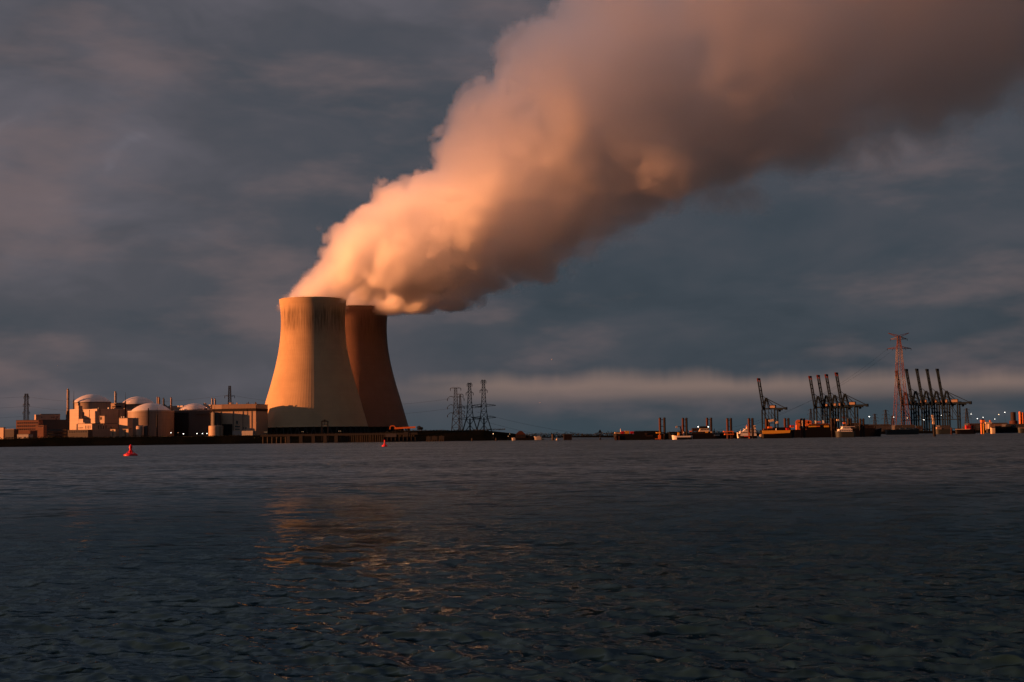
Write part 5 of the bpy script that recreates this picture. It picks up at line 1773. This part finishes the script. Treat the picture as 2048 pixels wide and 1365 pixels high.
dolphin('twin rusty piles with a yellow landing platform, first along the black barge', (1320.3, 1329.2), 836.5, 1110, extra=plat1)
dolphin('twin piles behind the white launch and the small deck crane', (1366.3, 1373.3), 837, 1150)
dolphin('twin piles rising behind the cream wheelhouse', (1414.6, 1422.6), 836.8, 1172)
dolphin('twin dark piles ringed by two orange platforms', (1455.3, 1462.2), 837.5, 1110, extra=plat2)
dolphin('twin piles standing before the white passenger boat', (1498.3, 1505.3), 837.5, 1105, extra=plat3)
dolphin('twin piles behind the head of the yellow barge', (1533.2, 1537.4), 838.5, 1120)
dolphin('twin piles behind the stern of the yellow barge', (1570.3, 1577.3), 837.5, 1128)
dolphin('twin dark piles with a pale stripe, between the orange drums', (1603, 1608.6), 838, 1130)
dolphin('twin dark piles between the flat deckhouse and the tug', (1663.8, 1669.8), 837.5, 1130, ('rust_dark', 'rust_dark'))
dolphin('twin dark piles behind the tug', (1697.2, 1702.2), 838, 1150, ('rust_dark', 'rust_dark'))
dolphin('twin dark piles over the brown boxes of the coaster', (1721.3, 1727.2), 838.5, 1160, ('rust_dark', 'rust_dark'))
# the pale fender strip between the drums
o = MB().box(X(1604.2, 1127), X(1605.6, 1127), 1126.4, 1127, Z(1605, 852.8, 1127), Z(1605, 841, 1127)).build('marker_board', M['cream'])
tag(o, 'tall pale marker board fixed to the dark piles between the orange drums', 'board')

# ------------------------------------------------------------------ right-hand shore boats and marks
D = 1010
x = X(1868.5, D)
bc = thing('river_beacon', 'dark round beacon post standing alone in the water before the five cranes', 'beacon', (x, D, 0))
z1 = Z(1868, 850, D); z2 = Z(1868, 829, D)
MB().lathe([(1.0, -1.5), (1.0, z1 - .6), (.75, z1), (.02, z1)], 16, (x, D, 0)).build('post', M['black_hull'], bc, smooth=True)
MB().tube((x - .6, D, z1), (x - 1.0, D, z2 - 1.6), 0.18, 0.14, 7).build('upper_mast', M['rust_dark'], bc)
MB().box(x - 1.1, x + .2, D - .4, D + .4, z1 + 0.4, z1 + 2.0).build('lantern_box', M['cream'], bc)
mb = MB()
for k in range(5):
    zz = z2 - 1.2 - k*1.05
    mb.box(x - 1.5 + .15*k, x - .3 + .12*k, D - .5, D + .5, zz, zz + .6)
mb.build('topmark', M['cream'], bc)

D = 1700
L1 = boat('fishing_boat', 'low boat with a long orange-lit deck edge and a red cabin, beyond the beacon', 'boat', 1910, 1950, D, 859.2, 6, 'black_hull', -1, sheer=0.6, bowlen=.3)[0]
pbox(L1, 'gunwale', 1911.5, 1940, 858.3, 859.6, D - 3.2, 0.4, 'cream')
house(L1, 'cabin', 1931.5, 1941, 851.5, 858.2, D, 4, 'red', 3)
pbox(L1, 'stern_gear', 1944, 1947.5, 850.5, 858.5, D, 3, 'rust'); pbox(L1, 'net_drum', 1938.5, 1943.5, 847.5, 851.2, D, 2.5, 'rust')
def lit(root, D):
    pbox(root, 'head_house', 1962.5, 1969.5, 840.5, 845.5, D, 5, 'orange'); pbox(root, 'cap_house', 1964, 1968, 838.8, 840.4, D, 4, 'black_hull')
dolphin('twin piles lit bright orange under a small orange head house', (1963, 1967), 846.5, 1640, ('orange', 'yellow'), lit, 'lit piles before the port shore')
D = 1680
x0 = X(1979, D)
la = thing('loading_crane', 'T-shaped pale loading arm beside the orange-lit piles', 'loading crane', (x0, D, 0))
pbox(la, 'crossarm', 1971, 1983.5, 844.6, 847.6, D, 3.0, 'cream'); pbox(la, 'stem', 1976.8, 1980, 847.7, 858, D, 2.0, 'cream')
pbox(la, 'hose_guide', 1979.5, 1981.8, 841, 844.5, D, 1.5, 'orange'); pbox(la, 'footing', 1974, 1983, 858, 866, D, 6, 'concrete_dark')
boat('white_skiff', 'small pale skiff beside the T-shaped loading arm', 'boat', 1981, 1990, 1660, 856.5, 3, 'cream', -1, bowlen=.4)
Lc = boat('grey_lighter', 'dull grey lighter with low pale cabins under the five cranes', 'barge', 1772, 1838, 1900, 859.5, 8, 'grey_hull', 1)[0]
for (a, c_) in ((1800, 1807), (1812, 1823), (1826, 1834)): house(Lc, 'cabin', a, c_, 856.0, 859.4, 1900, 5, 'panel_tan', 3)
Lf = boat('blue_motor_barge', 'motor barge with a pale pink-lit wheelhouse, just past the beacon post', 'barge', 1871, 1904, 1800, 859.0, 7, 'grey_hull', -1)[0]
house(Lf, 'wheelhouse', 1873, 1882, 854.5, 858.7, 1800, 5, 'panel_pale', 3); pbox(Lf, 'deck_box', 1884, 1899, 857, 858.9, 1800, 4, 'panel_dark')
Lg = boat('edge_barge', 'dark barge with a pale bow at the very picture edge', 'barge', 2036, 2075, 1900, 856.5, 7, 'grey_hull', -1, sheer=.8)[0]
pbox(Lg, 'bow_strake', 2037.5, 2050, 855.5, 857.0, 1896, 0.4, 'panel_pale'); house(Lg, 'cabin', 2056, 2068, 850, 856, 1900, 5, 'panel_dark', 3)
Lh = boat('dark_lighter', 'long unlit lighter lying past the T-shaped loading arm', 'barge', 1985, 2034, 2050, 856.5, 8, 'black_hull', -1)[0]
pbox(Lh, 'coaming', 1990, 2024, 853.5, 856.4, 2050, 6, 'rust_dark'); house(Lh, 'cabin', 2024, 2031, 850, 856.3, 2050, 5, 'panel_dark', 2)
for k, (px_, D_) in enumerate(((1790, 2300), (1902.5, 1500))):
    x = X(px_, D_)
    root = thing('timber_pile', ('short timber pile by the grey lighter', 'short pale timber pile between the beacon and the red-cabin boat')[k], 'pile', (x, D_, 0), 'single timber piles')
    MB().tube((x, D_, -1), (x, D_, Z(px_, 855.5, D_)), .6, .6, 10).build('post', M['wood' if k == 0 else 'rust'], root)
    MB().lathe([(.02, .4), (.65, .15), (.65, -.3)], 10, (x, D_, Z(px_, 855.5, D_))).build('cap', M['steel'], root)

# ------------------------------------------------------------------ middle distance: houseboat, caissons, marks
D = 1560
Hb, q0, q1, qz = boat('houseboat', 'dim brown houseboat with a pitched roof at the end of the dike', 'boat', 1022, 1069, D, 876.0, 7, 'black_hull', -1, blunt=.5)
x0, x1 = X(1031, D), X(1051, D)
MB().box(x0, x1, D - 3, D + 3, qz + .1, qz + 3.6).build('cabin', M['rust_dark'], Hb)
MB().prism_xz([(x0 - .4, qz + 3.62), (x1 + .4, qz + 3.62), ((x0+x1)/2 + 1.5, qz + 7.4), ((x0+x1)/2 - 1.5, qz + 7.4)], D - 3.4, D + 3.4).build('roof', M['rust'], Hb)
for k in range(4): MB().box(x0 + 1 + k*2.4, x0 + 2.3 + k*2.4, D - 3.06, D - 2.98, qz + 1.2, qz + 2.6).build('window', M['glass'], Hb)
pole(Hb, 1040.5, 863, 868, D, .3, 'lamp_dim', 'glowing_stack'); pbox(Hb, 'after_cabin', 1052.5, 1066, 872, 875.9, D, 5, 'black_hull')  # stack is no lamp; its warm lit look is a glow in the material
for (a, c_, yd, lab) in ((1023.5, 1031, 876.6, 'tiny pale dinghy ahead of the houseboat'), (1068, 1083.5, 873.8, 'pale white-hulled yacht behind the houseboat')):
    D2 = 1500 if a < 1040 else 1590
    r_ = boat('pale_boat', lab, 'boat', a, c_, D2, yd, 3.2, 'panel_grey', -1, bowlen=.4, sheer=.5)[0]
    pbox(r_, 'cabin', a + (c_-a)*.4, a + (c_-a)*.75, yd - 1.6, yd - .05, D2, 2, 'panel_grey')
for (px0, px1, yt, yb, D_, lab) in ((852.5, 861, 873.5, 884.5, 1480, 'first square mooring block past the pontoon'), (863, 874.5, 873, 884, 1490, 'broadest square mooring block past the pontoon'), (877.5, 888, 872.5, 883.5, 1500, 'third square mooring block past the pontoon')):
    x0, x1 = X(px0, D_), X(px1, D_)
    root = thing('mooring_block', lab, 'mooring block', ((x0+x1)/2, D_, 0), 'square mooring blocks past the pontoon')
    z1 = Z(px0, yt, D_)
    MB().box(x0, x1, D_, D_ + 6, 1.6, z1).build('cap', M['concrete_dark'], root)
    for x in np.linspace(x0 + .6, x1 - .6, 3):
        for yy in (1, 5): MB().tube((x, D_ + yy, -1), (x, D_ + yy, 1.6), .5, .5, 8).build('pile', M['wood'], root)
    MB().tube(((x0+x1)/2, D_ + 2, z1), ((x0+x1)/2, D_ + 2, z1 + .8), .35, .45, 8).build('bollard', M['black'], root)
for (px_, yt, D_, w_, lab) in ((944, 877, 1480, .7, 'single dark pile in the water below the trio of pylons'), (992, 876.5, 1480, .7, 'single dark pile below the small warm dike lamp'), (1105.5, 868.5, 1400, 1.1, 'stout dark pile between the dike end and the square caisson')):
    x = X(px_, D_)
    root = thing('timber_pile', lab, 'pile', (x, D_, 0), 'single timber piles')
    z1 = Z(px_, yt, D_)
    MB().tube((x, D_, -1), (x, D_, z1), w_, w_, 12).build('post', M['wood'], root)
    MB().lathe([(.02, .4), (w_*1.1, .15), (w_*1.1, -.3)], 12, (x, D_, z1)).build('cap', M['steel_dark'], root)
for (px0, px1, D_) in ((1127, 1143.5, 1380),):
    x0, x1, z1 = X(px0, D_), X(px1, D_), Z(1135, 868.3, D_)
    root = thing('caisson', 'square dark sheet-pile caisson standing alone in the open water', 'caisson', ((x0+x1)/2, D_, 0))
    n = 12
    for k in range(n):
        a = x0 + (x1-x0)*k/n; c_ = x0 + (x1-x0)*(k+1)/n
        dp = 0.0 if k % 2 else 0.35
        MB().box(a + .02, c_ - .02, D_ + dp, D_ + 1.0, -1, z1 - .6).build('sheet_pile', M['rust_dark'], root)
    MB().box(x0 + .1, x1 - .1, D_ + 1.01, D_ + 8, -1, z1 - .65).build('core', M['concrete_dark'], root)
    MB().box(x0 - .3, x1 + .3, D_ - .3, D_ + 8.3, z1 - .59, z1).build('capping', M['concrete_dark'], root)
x = X(1200, 1330)
tb = thing('triangle_beacon', 'slim beacon post with a triangular topmark in the open water', 'beacon', (x, 1330, 0))
z1, z2 = Z(1200, 866, 1330), Z(1200, 859, 1330)
MB().tube((x, 1330, -1), (x, 1330, z2 - .3), .3, .2, 8).build('post', M['steel_dark'], tb)
MB().prism_xz([(x - 1.9, z1), (x + 1.9, z1), (x, z2)], 1329.8, 1330.0).build('topmark', M['black_hull'], tb)
MB().lathe([(.8, -1), (.8, 1.4), (.3, 1.6)], 12, (x, 1330, 0)).build('base', M['steel_dark'], tb)
x = X(1113.5, 1380)
o = thing('small_buoy', 'tiny pale buoy floating beside the stout dark pile', 'buoy', (x, 1380, 0))
MB().lathe([(.02, -.3), (.9, 0), (.9, .9), (.3, 1.1)], 12, (x, 1380, 0)).build('float', M['cream'], o); MB().tube((x, 1380, 1.0), (x, 1380, 2.4), .25, .12, 8).build('topmark', M['cream'], o)


# ------------------------------------------------------------------ red buoys
def buoy(label, px, D, dia, H, rz):
    x = X(px, D, 905)
    root = thing('red_buoy', label, 'buoy', (x, D, -0.15), 'red channel buoys', R_(rz))
    r = dia/2
    MB().lathe([(.02, -.5), (r*.8, -.5), (r*.94, -.1), (r, .15), (r, .42), (r*.93, .58), (r*.62, .74), (r*.40, .95)], 40).build('float', M['buoy_red'], root, smooth=True, local=True)
    MB().lathe([(r*1.03, .28), (r*1.03, .40), (r*.98, .40), (r*.98, .28)], 40, close=True).build('fender_ring', M['buoy_red'], root, local=True)
    MB().lathe([(r*.40, .93), (r*.34, 1.1), (r*.26, H*.46), (r*.17, H*.56), (r*.15, H*.64), (.02, H*.66)], 28).build('tower', M['buoy_red'], root, smooth=True, local=True)
    MB().lathe([(r*.14, H*.63), (r*.23, H*.66), (r*.25, H*.76), (r*.20, H*.88), (r*.09, H*.97), (.02, H)], 20).build('can_topmark', M['buoy_red'], root, smooth=True, local=True)
    for k in range(4):
        a = k*pi/2 + .4
        MB().bar((cos(a)*r*.82, sin(a)*r*.82, .6), (cos(a)*r*.22, sin(a)*r*.22, H*.5), .08).build('stay', M['buoy_red'], root, local=True)
        o = MB().lathe([(.10, 0), (.20, .06), (.20, .14), (.10, .2), (.04, .14), (.04, .06)], 10, (cos(a+.6)*r*.74, sin(a+.6)*r*.74, .66), close=True).build('lifting_eye', M['buoy_red'], root, local=True)
    MB().box(-.24, .24, -r*.38, -r*.2, H*.36, H*.46).build('number_plate', M['buoy_red'], root, local=True)


buoy('bigger red channel buoy floating before the power station, nearer the camera', 261.5, 373, 3.55, 3.15, 10)
buoy('smaller red channel buoy floating under the loading pontoon', 769.5, 663, 2.7, 3.35, 40)


# ------------------------------------------------------------------ gulls
def gull(label, px, py, D, k, rz):
    p = at(px, py, D)
    root = thing('gull', label, 'gull', tuple(p), 'gulls in flight', R_(rz))
    MB().lathe([(.01, -.26*k), (.05*k, -.18*k), (.075*k, 0), (.06*k, .14*k), (.01, .24*k)], 10).build('body', M['white'], root, smooth=True, local=True)
    root.children[0].rotation_euler = (pi/2, 0, 0)
    for s in (-1, 1):
        mb = MB()
        pts = [(0, .08, .05), (.30, .10, .20), (.62, .0, .16), (.66, -.05, .15), (.30, -.06, .18), (0, -.1, .04)]
        a = [(s*x*k, y*k, z*k + .012*k) for x, y, z in pts]; c_ = [(s*x*k, y*k, z*k - .012*k) for x, y, z in pts]
        mb.v = a + c_
        mb.f = [(0, 1, 4, 5), (1, 2, 3, 4), (11, 10, 7, 6), (10, 9, 8, 7)] + [(i, (i+1) % 6, 6 + (i+1) % 6, 6 + i) for i in range(6)]
        mb.build('wing', M['white'], root, local=True)


gull('white gull gliding above the trio of pylons, over open water', 1103.5, 719, 620, 1.0, 25)
gull('white gull low over the dike end, under the long wires', 1080, 806, 700, .8, -30)
gull('tiny gull high above the tallest vent stack', 115.5, 731, 760, .8, 10)
